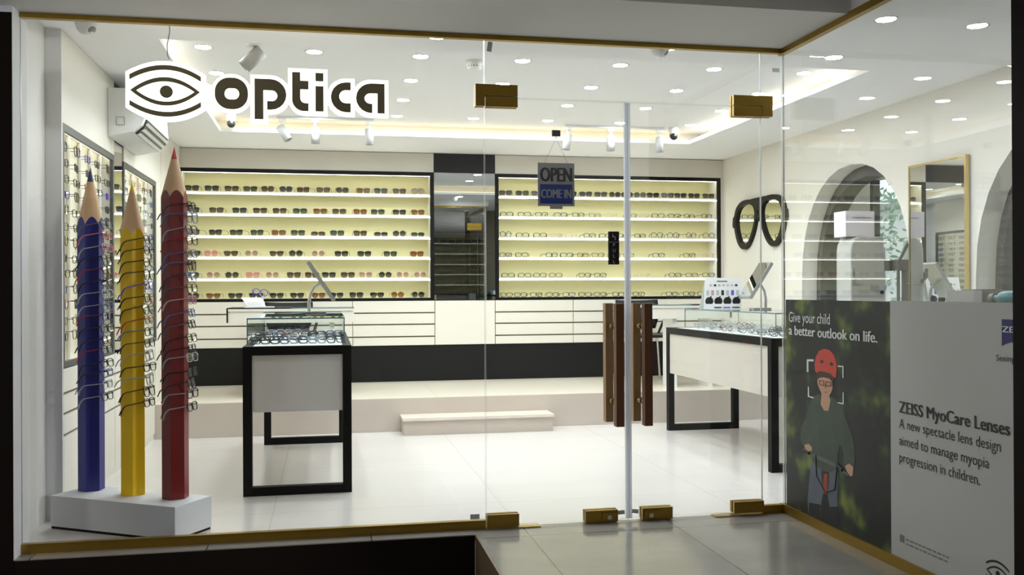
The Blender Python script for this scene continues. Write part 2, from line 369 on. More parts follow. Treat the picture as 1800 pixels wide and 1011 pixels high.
# ceiling with its recessed tray
TX0, TX1, TY0, TY1 = -0.87, 3.29, 5.25, 8.20
c = MB()
c.box(-1.42, TX0, 4.535, 9.45, 2.5, 2.53); c.box(TX1, 4.06, 2.6, 9.45, 2.5, 2.53); c.box(TX0, TX1, 4.535, TY0, 2.5, 2.53); c.box(TX0, TX1, TY1, 9.45, 2.5, 2.53)
c.box(2.335, TX1, 2.6, 4.535, 2.5, 2.53)
G = 0.17
c.box(TX0-G, TX1+G, TY0-G, TY1+G, 2.62, 2.66)
c.box(TX0-G-.03, TX0-G, TY0-G, TY1+G, 2.53, 2.66); c.box(TX1+G, TX1+G+.03, TY0-G, TY1+G, 2.53, 2.66)
c.box(TX0-G, TX1+G, TY0-G-.03, TY0-G, 2.53, 2.66); c.box(TX0-G, TX1+G, TY1+G, TY1+G+.03, 2.53, 2.66)
struct(c.obj('ceiling', 'ceil'))
struct(B(-1.48, 4.4, 4.5, 9.5, 2.70, 2.74).obj('ceiling_slab', 'ceil'))
cl = thing('cove_light', 'warm linear cove light hidden in the ceiling tray edge', 'light', (1.21, 6.7, 2.53))
def rel(mb, o):
    lx, ly, lz = o.location; mb.v = [(x-lx, y-ly, z-lz) for x, y, z in mb.v]; return mb
for bx in ((TX0-.02, TX1+.02, TY1+.085, TY1+.10, 2.531, 2.544), (TX0-.02, TX1+.02, TY0-.10, TY0-.085, 2.531, 2.544), (TX0-.10, TX0-.085, TY0, TY1, 2.531, 2.544), (TX1+.085, TX1+.10, TY0, TY1, 2.531, 2.544)):
    rel(B(*bx), cl).obj('led_strip', 'cove', cl)

# ------------------------------------------------------------------ outside: soffit, landing, sill, columns
struct(MB().box(0.697, 2.40, 2.2, 4.535, -0.05, 0).obj('floor_landing', 'landing'))
struct(MB().box(-1.334, 0.697, 4.405, 4.535, -0.005, 0).obj('trim_sill', 'landing'))
struct(MB().box(-2.4, 0.685, 4.408, 4.535, -0.9, -0.005).box(0.69, 2.40, 2.2, 4.407, -0.9, -0.05).box(0.685, 0.697, 2.2, 4.407, -0.9, -0.001, 1).obj('wall_plinth', ['plinth', 'side']))
struct(B(-5, 5, -5, 4.45, -0.95, -0.9).obj('floor_outside', 'plinth'))
struct(B(-2.4, -1.334, 4.405, 4.6, -0.9, 2.372).obj('wall_column_left', 'column'))
struct(B(-1.42, -1.3315, 4.4055, 4.60, 0, 2.40).obj('wall_jamb_left', 'jamb'))
struct(MB().box(-3, XP+.02, 3.86, 4.56, 2.40, 2.56).box(-3, XP-.0, -5, 3.86, 2.47, 2.56).box(-5.1, -3, -5.1, 4.6, 2.47, 2.56).box(XP, 5.1, -5.1, 2.5, 2.47, 2.56).obj('ceiling_soffit', 'soffit'))  # outer roof strips are unseen, added to shut out the sky
struct(MB().box(-1.48, 2.36, 4.49, 4.54, 2.41, 2.74).box(2.326, 2.37, 2.5, 4.5, 2.41, 2.74).obj('wall_lintel', 'soffit'))
struct(B(2.302, 2.52, 2.52, 2.822, -0.05, 2.7).obj('wall_column_right', 'column'))
struct(B(5.0, 5.1, -5.0, 2.5, -1, 2.5).obj('wall_arcade_right', 'arcgrey'))  # unseen; paler than the other arcade walls to lighten glass reflections
struct(MB().box(-5, 5, -5.1, -5, -1, 2.5).box(-5.1, -5, -5, 2.0, -1, 2.5).box(2.52, 5.0, 2.4, 2.5, -1, 2.5).box(-5.0, -2.4, 4.45, 4.6, -1, 2.5).obj('wall_arcade', 'arcwall'))  # unseen walls, closed in to keep skylight off the shop front
for nm_, lx, ly, lab in (('fill_lamp', -3.4, 0.1, 'added unseen globe lamp on a dark post at the open end of the arcade'), ('fill_lamp_strong', 4.6, 0.6, 'added unseen globe lamp on a dark post beyond the dark column')):  # unseen fill lamps, added to brighten the shop front from outside
    t = thing('added_lamp', lab, 'fill_lamp', (lx, ly, -.9), 'added globe lamps out of view')
    MB().lathe([(.12, 0), (.12, .04), (.05, .07), (.04, .12), (.035, 2.45), (.09, 2.5), (.09, 2.53)], (0, 0, 0), 16).obj('post', 'black', t)
    MB().lathe([(.0, 0)]+[(.22*math.sin(PI*k/12), .22-.22*math.cos(PI*k/12)) for k in range(1, 12)]+[(.0, .44)], (0, 0, 2.53), 20).obj('globe', nm_, t)
# brass channels
struct(MB().box(-1.3315, 0.752, YG-.012, YG+.02, 0, 0.042).obj('trim_3', 'brass'))
struct(MB().box(2.203, 2.318, YG-.012, YG+.02, 0, 0.042).obj('trim_4', 'brass'))
struct(MB().box(XP-.014, XP+.018, 2.822, YG+.02, 0, 0.045).obj('trim_5', 'brass'))
struct(MB().box(-1.3315, XP, YG-.012, YG+.02, 2.378, 2.405).obj('trim_6', 'brass'))
struct(MB().box(XP-.014, XP+.018, 2.822, YG+.02, 2.372, 2.405).obj('trim_7', 'brass'))

# ------------------------------------------------------------------ shop window panes and glass doors
gl = ['glass', 'edge']
struct(pane(-1.33, 0.753, YG, YG+.010, 0.03, 2.38, 1).obj('window_1', gl))
w2 = struct(pane(0.757, 2.199, YG, YG+.010, 2.101, 2.38, 1).obj('window_2', gl))
struct(pane(2.203, 2.321, YG, YG+.010, 0.03, 2.38, 1).obj('window_3', gl))
struct(pane(XP, XP+.010, 2.822, YG-.002, 0.03, 2.38, 0).obj('window_4', gl))
def patch(par, x0, x1, z0, z1, name='patch_fitting'):
    return MB().box(x0, x1, YG-.022, YG-.001, z0, z1).box(x0, x1, YG+.011, YG+.032, z0, z1).obj(name, 'brass', par, bevel=0.002)
patch(w2, 0.709, 0.917, 2.103, 2.158, 'hinge_patch'); patch(w2, 2.044, 2.258, 2.100, 2.151, 'hinge_patch')
patch(w2, 0.709, 0.7545, 2.052, 2.103, 'hinge_patch'); patch(w2, 2.2015, 2.258, 2.046, 2.100, 'hinge_patch')
d1 = struct(pane(0.758, 1.476, YG, YG+.010, 0.012, 2.096, 1).obj('door_1', gl))
d2 = struct(pane(1.486, 2.199, YG, YG+.010, 0.012, 2.096, 1).obj('door_2', gl))
patch(d1, 0.758, 0.917, 2.050, 2.099, 'hinge_patch'); patch(d2, 2.044, 2.199, 2.044, 2.096, 'hinge_patch')
patch(d1, 0.757, 0.915, 0.010, 0.068, 'floor_hinge'); patch(d2, 2.036, 2.199, 0.012, 0.070, 'floor_hinge')
for d, x0, x1, lx0, lx1 in ((d1, 1.250, 1.417, 1.335, 1.41), (d2, 1.545, 1.704, 1.552, 1.63)):
    lk = patch(d, x0, x1, 0.004, 0.063, 'floor_lock')
    MB().box(lx0, lx1, YG-.032, YG-.0225, 0.014, 0.050).obj('lock_cylinder', 'brass', lk, bevel=0.002)
    MB().box(lx0+.025, lx0+.045, YG-.035, YG-.0322, 0.02, 0.04).obj('keyhole_plate', 'chrome', lk)
for d, x in ((d1, 1.4765), (d2, 1.4755)):
    a, b = (1.466, 1.4802) if d is d1 else (1.4815, 1.496)
    MB().box(a, b, YG-.005, YG-.0006, .012, 2.094).box(a, b, YG+.0106, YG+.015, .012, 2.094).obj('door_seal', 'seal', d)
def door_handle(d, x):
    o = MB().box(x-.020, x+.020, YG-.108, YG-.062, 0.487, 1.089).obj('door_handle', 'wood_dark', d, bevel=0.002)
    i = MB().box(x-.020, x+.020, YG+.070, YG+.116, 0.487, 1.089).obj('door_handle', 'wood_light', d, bevel=0.002)
    i['label'] = 'paler inner wooden handle'
    for z in (0.60, 0.975):
        MB().tube([(x, YG-.063, z), (x, YG+.071, z)], 0.010).lathe([(.016, 0), (.016, .006)], (x, YG-.007, z), axis=(0, 1, 0)).lathe([(.016, 0), (.016, .006)], (x, YG+.011, z), axis=(0, 1, 0)).obj('handle_mount', 'brassl', o)
door_handle(d1, 1.405); door_handle(d2, 1.551)
for n, x0, x1 in (('a', 0.745, 1.02), ('b', 1.93, 2.21)):
    struct(MB().box(x0, x1, YG-.035, YG+.035, 0.0, 0.006).obj('trim_8' if n == 'a' else 'trim_9', 'brassl'))
# small grey stickers on the panes
def sticker(x, z, w, h, label, rot=0.0):
    o = B(-w/2, w/2, -.0005, .0005, -h/2, h/2).obj('glass_sticker', 'sticker', None, (x, YG-.0012, z)); o.rotation_euler = (0, rot, 0)
    tag(o, label, 'sticker', 'grey stickers on the shop glass')
sticker(0.783, 2.345, .023, .048, 'slanted upright grey sticker at the top of the transom by the seam', 0.15)
sticker(2.288, 2.292, .040, .021, 'small grey sticker high on the narrow pane beside the doors')
sticker(0.700, 0.060, .046, .024, 'small grey sticker low on the large pane beside the brass floor hinge')
sticker(1.440, 0.044, .036, .020, 'small grey sticker on the pencils side door foot, by the brass lock', -0.08)
sticker(1.513, 0.046, .036, .020, 'small grey sticker on the poster side door foot, by the brass lock', 0.12)

# ------------------------------------------------------------------ back wall display units
SHZ = [2.078, 1.873, 1.664, 1.465, 1.260]
def shelf_bay(name, x0, x1, label):
    t = thing(name, label, 'display shelf', (x0, FB, 1.06), 'lit display bays of the back wall')
    P = lambda mb: rel(mb, t)
    P(B(x0, x1, YW-.03, YW-.012, 1.06, 2.31)).obj('back_panel', 'shelfback', t)
    f = MB(); w = .034
    f.box(x0, x0+w, FB, FB+.03, 1.06, 2.31).box(x1-w, x1, FB, FB+.03, 1.06, 2.31).box(x0+w, x1-w, FB, FB+.03, 2.276, 2.31).box(x0+w, x1-w, FB, FB+.03, 1.06, 1.086)
    P(f).obj('frame', 'black', t)
    s = MB(); s.box(x0+.014, x0+w, FB+.03, YW-.03, 1.06, 2.30).box(x1-w, x1-.014, FB+.03, YW-.03, 1.06, 2.30).box(x0+w, x1-w, FB+.03, YW-.03, 2.285, 2.30).box(x0+w, x1-w, FB+.03, YW-.03, 1.07, 1.0865)
    P(s).obj('case_lining', 'shelf', t)
    for z in SHZ:
        sh = P(B(x0+w, x1-w, FB+.034, YW-.031, z, z+.022)).obj('shelf', 'shelf', t)
        P(B(x0+w, x1-w, FB+.030, FB+.042, z-.006, z+.004)).obj('led_strip', 'led', sh)
    P(B(x0+w, x1-w, FB+.031, FB+.046, 2.274, 2.285)).obj('led_strip', 'led', t)
    return t
shelf_bay('display_shelf', -1.356, 1.028, 'black framed lit wall bay holding rows of sunglasses')
shelf_bay('display_shelf', 1.640, 4.018, 'black framed lit wall bay holding clear eyeglasses with one row of sunglasses')
struct(MB().box(-1.40, 1.028, FB+.002, YW-.012, 2.312, 2.495).box(1.64, 4.05, FB+.002, YW-.012, 2.312, 2.495).box(-1.40, -1.358, FB+.002, YW-.012, 0.63, 2.312).box(4.02, 4.05, FB+.002, YW-.012, 0.63, 2.312).obj('trim_10', 'header'))
struct(B(1.03, 1.638, FB, YW-.012, 2.312, 2.497).obj('trim_11', 'dark'))
struct(MB().box(-1.40, 4.05, FB+.012, YW-.012, 0.2733, 0.622).obj('baseboard_back', 'dark'))
mp = MB().box(1.032, 1.636, FB+.004, FB+.010, 1.062, 2.309).obj('mirror_panel', 'dmirror')
tag(mp, 'tall narrow mirror panel between the two lit shelf bays', 'mirror')
B(1.032, 1.636, FB+.010, YW-.012, 1.062, 2.309).obj('backing_board', 'dark', mp)
def drawer_unit(x0, x1, label):
    t = thing('drawer_cabinet', label, 'cabinet', (x0, FB, 0.624), 'cream drawer cabinets below the shelf bays')
    rel(B(x0, x1, FB+.018, YW-.012, 0.624, 1.058), t).obj('carcass', 'taupe', t)
    zs = [0.626, 0.716, 0.835, 0.947, 1.056]
    for k in range(4):
        rel(B(x0+.003, x1-.003, FB, FB+.018, zs[k], zs[k+1]-(.014 if k < 3 else 0)), t).obj('drawer', 'cream', t)
nm = ['below the sunglasses bay, beside the wall racks', 'in the middle below the sunglasses bay', 'below the sunglasses bay, next to the mirror cupboard', 'below the eyeglasses bay, next to the mirror cupboard', 'in the middle below the eyeglasses bay', 'below the eyeglasses bay, at the arched wall']
for k, (a, b) in enumerate(((-1.356, -.557), (-.557, .242), (.242, 1.034), (1.634, 2.431), (2.431, 3.228), (3.228, 4.02))):
    drawer_unit(a, b, 'cream four-drawer cabinet '+nm[k])
t = thing('wall_cupboard', 'plain cream cupboard with a single door under the narrow mirror panel', 'cupboard', (1.034, FB, .624))
rel(B(1.035, 1.633, FB+.018, YW-.012, .624, 1.058), t).obj('carcass', 'taupe', t); rel(B(1.038, 1.630, FB, FB+.018, .626, 1.056), t).obj('cupboard_front', 'cream', t)

# ------------------------------------------------------------------ wall racks along the left wall
XL = -1.323
struct(B(-1.40, XL, 5.135, 5.155, 0, 2.5).obj('trim_12', 'endpanel'))
struct(MB().box(-1.40, XL, 5.156, 6.345, 2.028, 2.498).box(-1.40, XL, 6.632, 7.84, 2.028, 2.498).box(-1.40, XL-.012, 7.84, FB, 0.274, 2.498).box(-1.40, XL-.004, 8.1, 8.45, 0.274, 2.498).obj('trim_13', 'cream'))
struct(B(-1.40, XL-.004, 6.346, 6.631, 2.12, 2.498).obj('trim_14', 'dark'))
mp = B(-1.35, XL-.006, 6.347, 6.630, .77, 2.119).obj('mirror_panel', 'mirror'); tag(mp, 'narrow mirror strip between the two eyeglass wall racks', 'mirror')
RODS = {}
def wall_rack(y0, y1, label, n):
    t = thing('wall_rack', label, 'display rack', (XL, y0, .768), 'lit eyeglass racks on the side wall')
    w = .036; P = lambda mb: rel(mb, t)
    f = MB().box(XL-.02, XL, y0, y0+w, .768, 2.026).box(XL-.02, XL, y1-w, y1, .768, 2.026).box(XL-.02, XL, y0+w, y1-w, 1.99, 2.026).box(XL-.02, XL, y0+w, y1-w, .768, .80)
    P(f).obj('frame', 'dgrey', t)
    P(B(-1.400, -1.396, y0, y1, .768, 2.026)).obj('back_panel', 'rackback', t)
    P(MB().box(-1.396, XL-.02, y0, y0+.02, .768, 2.026).box(-1.396, XL-.02, y1-.02, y1, .768, 2.026).box(-1.396, XL-.02, y0+.02, y1-.02, 2.01, 2.026).box(-1.396, XL-.02, y0+.02, y1-.02, .768, .785)).obj('case_lining', 'shelf', t)
    P(B(XL-.035, XL-.022, y0+.03, y1-.03, 1.998, 2.009)).obj('led_strip', 'rled', t)
    ys = [y0+.11+(y1-y0-.22)*k/(n-1) for k in range(n)]
    for y in ys: P(MB().tube([(-1.385, y, .786), (-1.385, y, 2.009)], .009, 8).box(-1.392, -1.378, y-.02, y+.02, 1.96, 2.0)).obj('display_rod', 'rod', t)
    RODS[label] = ys
wall_rack(5.156, 6.345, 'tall lit wall rack of eyeglasses nearer the shop window', 5)
wall_rack(6.632, 7.838, 'tall lit wall rack of eyeglasses nearer the platform', 5)
def side_cabinet(y0, y1, label):
    t = thing('side_cabinet', label, 'cabinet', (XL, y0, 0), 'cream cabinets under the wall racks')
    P = lambda mb: rel(mb, t)
    P(B(-1.40, XL-.016, y0, y1, 0.0, .765)).obj('carcass', 'taupe', t)
    for a, b in ((.644, .764), (.539, .629), (.429, .524)): P(B(XL-.016, XL, y0+.002, y1-.002, a, b)).obj('drawer', 'cream', t)
    ym = (y0+y1)/2
    for a, b in ((y0, ym), (ym, y1)): P(B(XL-.016, XL, a+.002, b-.002, .05, .414)).obj('cabinet_door', 'cream', t)
    P(B(XL-.02, XL-.008, y0, y1, 0, .046)).obj('kick_board', 'cream', t)
side_cabinet(5.157, 6.34, 'cream drawer cabinet under the wall rack by the shop window')
side_cabinet(6.344, 7.748, 'cream drawer cabinet under the wall rack by the platform')

# air conditioner over the second rack
t = thing('air_conditioner', 'white wall-mounted split air conditioner above the racks', 'air conditioner', (XL, 6.16, 2.12))
pr = [(0, .30), (.12, .30), (.185, .285), (.215, .25), (.222, .13), (.20, .075), (.15, .03), (.02, 0.0), (0, 0)]
MB().prism([(x, z) for x, z in pr], 0, .87, 'y').obj('housing', 'white', t, bevel=0.006)
MB().prism([(.222, .118), (.205, .072), (.155, .026), (.150, .034), (.196, .080), (.212, .120)], .05, .82, 'y').obj('air_outlet', 'blackp', t, (.003, 0, -.004))
for q, (a, b) in enumerate((((.220, .104), (.226, .098)), ((.198, .066), (.206, .062)), ((.172, .040), (.180, .037)))):
    MB().prism([a, b, (b[0]-.018, b[1]-.010), (a[0]-.018, a[1]-.010)], .06, .81, 'y').obj('louver', 'white', t, (.008, 0, -.008))
MB().box(.05, .10, -.003, 0, .07, .073).box(.05, .10, -.003, 0, .117, .12).box(.05, .053, -.003, 0, .073, .117).box(.097, .10, -.003, 0, .073, .117).obj('side_vent', 'grey', t)

# ------------------------------------------------------------------ eyewear
STY = {'s': (.055, .049, 3.4), 'a': (.057, .054, 2.3), 'o': (.052, .051, 2.2), 'c': (.056, .049, 2.5), 'r': (.056, .036, 3.0), 'h': (.056, .053, 2.1), 'e': (.053, .037, 3.6)}
SNAME = {'s': 'square', 'a': 'aviator', 'o': 'round', 'c': 'cat-eye', 'r': 'narrow', 'h': 'hexagonal', 'e': 'rectangular'}
def lens_outline(st, off=0.0, n=20):
    w, h, e = STY[st]; a, b = w/2+off, h/2+off; cx = .033 if st != 'o' else .032; out = []
    for i in range(n):
        t = 2*PI*(i+.5)/n; c, s = math.cos(t), math.sin(t)
        x = a*math.copysign(abs(c)**(2/e), c); z = b*math.copysign(abs(s)**(2/e), s)
        if st == 's': x *= 1+.13*z/b; z -= .003*max(0, -x/a)*max(0, z/b)
        if st == 'a': x = x*(1+.06*z/b)-.003*(1-z/b); z -= .004*max(0, x/a)*max(0, -z/b)
        if st == 'c': z += .005*max(0, x/a)*max(0, z/b); z *= 1-.12*max(0, z/b); x *= 1+.24*z/b
        if st in 'er': x *= 1+.04*z/b
        out.append((cx+x, z+h/2+.004))
    return out
CACHE = {}
def eye_meshes(st, t, folded=False, long=False):
    k = (st, t, folded, long)
    if k in CACHE: return CACHE[k]
    fr = MB(); n = 20; d = .0035
    for sg in (1, -1):
        i = [(sg*x, z) for x, z in lens_outline(st)]; o = [(sg*x, z) for x, z in lens_outline(st, t)]
        vs = [(x, -d/2, z) for x, z in i]+[(x, -d/2, z) for x, z in o]+[(x, d/2, z) for x, z in i]+[(x, d/2, z) for x, z in o]
        fs = []
        for q in range(n):
            r = (q+1) % n
            fs += [(q, r, n+r, n+q), (2*n+q, 3*n+q, 3*n+r, 2*n+r), (n+q, n+r, 3*n+r, 3*n+q), (q, 2*n+q, 2*n+r, r)]
        fr.add(vs, fs)
    w, h, e = STY[st]; zb = h*(.82 if st in 'sc' else .72)+.004
    fr.box(-.008, .008, -.002, .002, zb-.003, zb+max(.002, t*.7))
    if st == 'a': fr.box(-.02, .02, -.0015, .0015, h+.002, h+.005)
    xo = .033+w/2+t
    for sg in (1, -1): fr.box(min(sg*(xo-.002), sg*(.068)), max(sg*(xo-.002), sg*.068), -.002, .003, zb-.003, zb+.004)
    lens = []
    for sg in (1, -1):
        L = MB(); p = [(sg*x, z) for x, z in lens_outline(st)]; L.add([(x, .0004, z) for x, z in p]+[(x, -.0004, z) for x, z in p], [tuple(range(n)), tuple(range(2*n-1, n-1, -1))]+[(q, (q+1) % n, n+(q+1) % n, n+q) for q in range(n)])
        lens.append(L)
    tm = []
    r = max(.0013, t*.55)
    for sg in (1, -1):
        T = MB(); x = sg*.0675
        if folded: T.tube([(x, .004, zb), (x*.8, .009, zb), (-x*.75, .011+.003*sg, zb-.004), (-x*.9, .012+.003*sg, zb-.02)], r, 5)
        elif long: T.tube([(x, .002, zb), (x, .035, zb), (x, .085 if sg < 0 else .095, zb+.001), (x, .100 if sg < 0 else .150, zb-.005), (x*.98, .115 if sg < 0 else .175, zb-.020), (x*.96, .126 if sg < 0 else .192, zb-.044)], [.0026, .0026, .0028, .0034, .0034, .0026], 6)
        else: T.tube([(x, .002, zb), (x, .03, zb), (x*.985, .095, zb+.001), (x*.97, .118, zb-.008), (x*.95, .136, max(.003, zb-.030))], [r, r, r, r*1.3, r], 5)
        tm.append(T)
    res = (fr.mesh('front_frame', 'black'), [l.mesh('lens', 'glass') for l in lens], [q.mesh('temple', 'black') for q in tm])
    one = MB()
    one.add(fr.v, fr.f, 0)
    for q in tm: one.add(q.v, q.f, 0, True)
    for l in (lens if not folded else []): one.add(l.v, l.f, 1)
    CACHE[k] = res+(one.mesh('eyeglasses', ['black', 'demo_lens']),)
    return CACHE[k]
M['demo_lens'] = glassy('clear_demo_lens', (.97, .98, .98), 0.8, 0.06)
FC = {'k': (26, 25, 26), 'g': (96, 98, 102), 'b': (104, 66, 40), 'p': (222, 190, 178), 'n': (40, 46, 84), 'u': (96, 116, 168), 'r': (176, 32, 38), 'q': (218, 120, 140), 's': (176, 180, 186), 'v': (84, 62, 205), 'o': (176, 92, 40)}
FN = {'k': 'black', 'g': 'grey', 'b': 'brown', 'p': 'clear pink', 'n': 'navy', 'u': 'blue', 'r': 'red', 'q': 'pink', 's': 'silver', 'v': 'purple', 'o': 'orange'}
for k, v in FC.items(): M['f_'+k] = mat('frame_'+FN[k].replace(' ', '_'), v, 0.3)
LC = {'K': (30, 30, 34), 'N': (34, 40, 60), 'B': (74, 50, 36), 'O': (122, 70, 24), 'G': (40, 58, 44), 'P': (202, 130, 120), 'T': (150, 110, 92)}
LN = {'K': 'black', 'N': 'navy', 'B': 'brown', 'O': 'amber', 'G': 'dark green', 'P': 'pink', 'T': 'tan'}
for k, v in LC.items(): M['l_'+k] = tinted_lens('lens_'+LN[k].replace(' ', '_'), v, .93 if k not in 'PT' else .74, .45 if k not in 'PT' else .26)
def setmat(o, *ms):
    for i, m in enumerate(ms): o.material_slots[i].link = 'OBJECT'; o.material_slots[i].material = M[m]
def pair(name, st, t, loc, rz, fm, lm, tmm, label, group, rx=0.0, ry=0.0, long=False):
    fr, ls, ts, one = eye_meshes(st, t, False, long)
    e = thing(name, label, 'sunglasses' if name == 'sunglasses' else 'eyeglasses', loc, group); e.rotation_mode = 'XYZ'
    e.rotation_euler = Euler((rx, ry, rz)); e.empty_display_size = .02
    setmat(link('front_frame', fr, e), fm)
    for l in ls: setmat(link('lens', l, e), lm)
    for q in ts: setmat(link('temple', q, e), tmm)
    return e
def pair_one(st, t, loc, rot, fm, label, group, folded=False):
    o = link('eyeglasses', eye_meshes(st, t, folded)[3], None, loc); o.rotation_euler = rot
    setmat(o, fm, 'demo_lens'); return tag(o, label, 'eyeglasses', group)
SHN = ['top', 'second', 'third', 'fourth', 'fifth', 'bottom']
ZS = [z+.0225 for z in SHZ]+[1.087]
LX = [[-1.24, -1.06, -0.88, -0.71, -0.55, -0.38, -0.22, -0.03, 0.15, 0.35, 0.52, 0.7, 0.88],
      [-1.24, -1.02, -0.81, -0.62, -0.44, -0.25, -0.06, 0.12, 0.32, 0.49, 0.7, 0.88],
      [-1.23, -1.03, -0.84, -0.65, -0.45, -0.27, -0.08, 0.1, 0.32, 0.52, 0.7, 0.88],
      [-1.23, -1.07, -0.89, -0.7, -0.47, -0.29, -0.08, 0.14, 0.36, 0.61, 0.87],
      [-1.24, -1.05, -0.88, -0.69, -0.51, -0.31, -0.14, 0.02, 0.2, 0.37, 0.56, 0.73, 0.9],
      [-1.24, -1.05, -0.85, -0.66, -0.47, -0.28, -0.08, 0.09, 0.28, 0.48, 0.68, 0.88]]
LT = ['sK sN sB sG aB aN sB sB aK sO sN sB aT', 'sK sB sN sB sB sG sO sB sO sG sK sO', 'sK sK sK sG sO sG rB sG sB rK oK rG', 'cB oP cB oT cB hK oT sK sK sG sO', 'oK oT oK sP oT sB sB sK sB sT oK oT oT', 'oK cO cK cK cK cK cO cK sK cK oO oK']
WIRE = {'a'}
for r in range(6):
    row = LT[r].split(); n = len(row)
    for i, (x, s) in enumerate(zip(LX[r], row)):
        st, lc = s[0], s[1]; pos = ORD[n-1-i]
        fm = {'K': 'f_k', 'N': 'f_k', 'B': 'f_k', 'O': 'f_b', 'G': 'f_k', 'P': 'f_q', 'T': 'f_p'}[lc]
        if st == 'a': fm = 'f_g'
        rz = random.uniform(-.10, .10)-.02
        if r == 0 and i == 6: rz = -.45
        if r == 2 and i < 4: rz = -.38
        pair('sunglasses', st, .0016 if st == 'a' else .003, (x, 9.24+random.uniform(-.01, .01), ZS[r]), rz, fm, 'l_'+lc, fm,
             '%s %s sunglasses, %s from the mirror panel on the sunglasses bay\'s %s shelf' % (LN[lc], SNAME[st], pos, SHN[r]), 'sunglasses on the sunglasses bay\'s %s shelf' % SHN[r])
RX = [[1.76, 1.93, 2.09, 2.27, 2.43, 2.59, 2.75, 2.9, 3.03, 3.17, 3.31, 3.47, 3.61, 3.76, 3.92],
      [1.77, 1.95, 2.13, 2.33, 2.51, 2.69, 2.87, 3.07, 3.21, 3.36, 3.54, 3.71, 3.9],
      [1.76, 1.93, 2.11, 2.28, 2.44, 2.63, 2.8, 2.99, 3.17, 3.35, 3.53, 3.73, 3.92],
      [1.76, 1.92, 2.23, 2.39, 2.56, 2.72, 2.89, 3.04, 3.37, 3.71, 3.92],
      [1.78, 1.95, 2.11, 2.27, 2.58, 2.74, 3.21, 3.55, 3.73, 3.91],
      [1.76, 1.91, 2.07, 2.24, 2.41, 2.58, 2.74, 2.93, 3.15, 3.31, 3.51, 3.7, 3.86]]
RT = ['sB sK sK sK sK sN sK oK oK oK sK sK sN sK sB', 'ekekekekekegepegepekekekek', 'okekekepepekekekekokokobob', 'ekekekekebebegegekekep', 'ekekekebekekepekebek', 'ekekekekekekekekekepekekek']
for i, (x, s) in enumerate(zip(RX[0], RT[0].split())):
    st, lc = s
    pair('sunglasses', st, .003, (x, 9.24, ZS[0]), random.uniform(-.25, .1), 'f_k', 'l_'+lc, 'f_k', '%s %s sunglasses, %s from the mirror panel on the eyeglasses bay\'s top shelf' % (LN[lc], SNAME[st], ORD[i]), 'sunglasses on the eyeglasses bay\'s top shelf')
for r in range(1, 6):
    for i, x in enumerate(RX[r]):
        st, fc = RT[r][2*i], RT[r][2*i+1]
        pair('eyeglasses', st, .0044 if fc in 'kb' else .003, (x, 9.24+random.uniform(-.012, .012), ZS[r]), random.uniform(-.35, .30), 'f_'+fc, 'demo_lens', 'f_'+fc, '%s %s eyeglasses, %s from the mirror panel on the eyeglasses bay\'s %s shelf' % (FN[fc], SNAME[st], ORD[i], SHN[r]), 'eyeglasses on the eyeglasses bay\'s %s shelf' % SHN[r])
# rows of eyeglasses clipped to the rods of the two wall racks
RK = {0: 'window-side wall rack', 1: 'platform-side wall rack'}
for u, ys in enumerate(RODS.values()):
    for c_, y in enumerate(ys):
        for k in range(13):
            fc = random.choice('kkkkkbgkksnkvr' if u == 0 else 'kkgsbkpskgur')
            z = 1.895-k*.083
            if z < .82: continue
            pair_one(random.choice('eeos'), .0028, (-1.345+random.uniform(0, .006), y+random.uniform(-.008, .008), z), (0, random.uniform(-.04, .04), PI/2+random.uniform(-.12, .12)), 'f_'+fc,
                     '%s-framed eyeglasses, %s down the %s rod from the street in the %s' % (FN[fc], ORD[k], ORD[c_], RK[u]), 'eyeglasses clipped to the %s' % RK[u])

# ------------------------------------------------------------------ giant pencils on a white plinth
pd = thing('pencil_display', 'three giant coloured pencils standing on a white plinth, eyeglasses pegged along them', 'display stand', (-.945, 4.87, 0))
BA = [(-.693, 4.562), (-.556, 4.780), (-1.197, 5.175), (-1.334, 4.957)]
rel(MB().prism([(x*.985-.014, y*.985+.073) for x, y in BA], 0.0, 0.012, 'z'), pd).obj('plinth_foot', 'black', pd)
rel(MB().prism(BA, 0.012, 0.162, 'z'), pd).obj('plinth', 'whiteb', pd, bevel=0.002)
PROWS = {}
def pencil(col, cx, cy, tip, led, zc, paint, tipm, phi, rows, words):
    R = .0625; a = R*math.cos(PI/6)
    k = R/(tip-zc)                                  # cone slope: corner radius is reached at zc
    n = 48; z0 = .1622
    ang = [phi+2*PI*i/n for i in range(n)]
    def rho(t):
        d = (t-phi) % (PI/3)-PI/6
        return a/math.cos(d)
    bot = [(rho(t)*math.cos(t), rho(t)*math.sin(t), 0) for t in ang]
    top = [(x, y, tip-rho(t)/k-z0) for (x, y, _), t in zip(bot, ang)]
    b = MB(); b.add(bot+top, [(i, (i+1) % n, n+(i+1) % n, n+i) for i in range(n)]); b.add(bot, [tuple(range(n))[::-1]])
    o = b.obj('pencil', paint, pd, (cx-pd.location.x, cy-pd.location.y, z0)); o['label'] = words+' pencil'
    rl = (tip-led)*k
    ring = [(rl*math.cos(t), rl*math.sin(t), led-z0) for t in ang]
    MB().add(top+ring, [(i, (i+1) % n, n+(i+1) % n, n+i) for i in range(n)], 0, True).obj('wood_cone', 'pwood', o)
    MB().add(ring+[(0, 0, tip-z0)], [(i, (i+1) % n, n) for i in range(n)], 0, True).obj('pencil_point', tipm, o)
    pg = MB()
    for z in rows: pg.tube([(.04, 0, z-z0), (.078, 0, z-z0)], .0045, 6)
    pg.obj('pegs', paint, o)
    return (cx, cy)
BR = [1.501, 1.45, 1.386, 1.327, 1.274, 1.215, 1.155, 1.093, 1.041, .981, .923, .872, .805, .757, .699, .639]
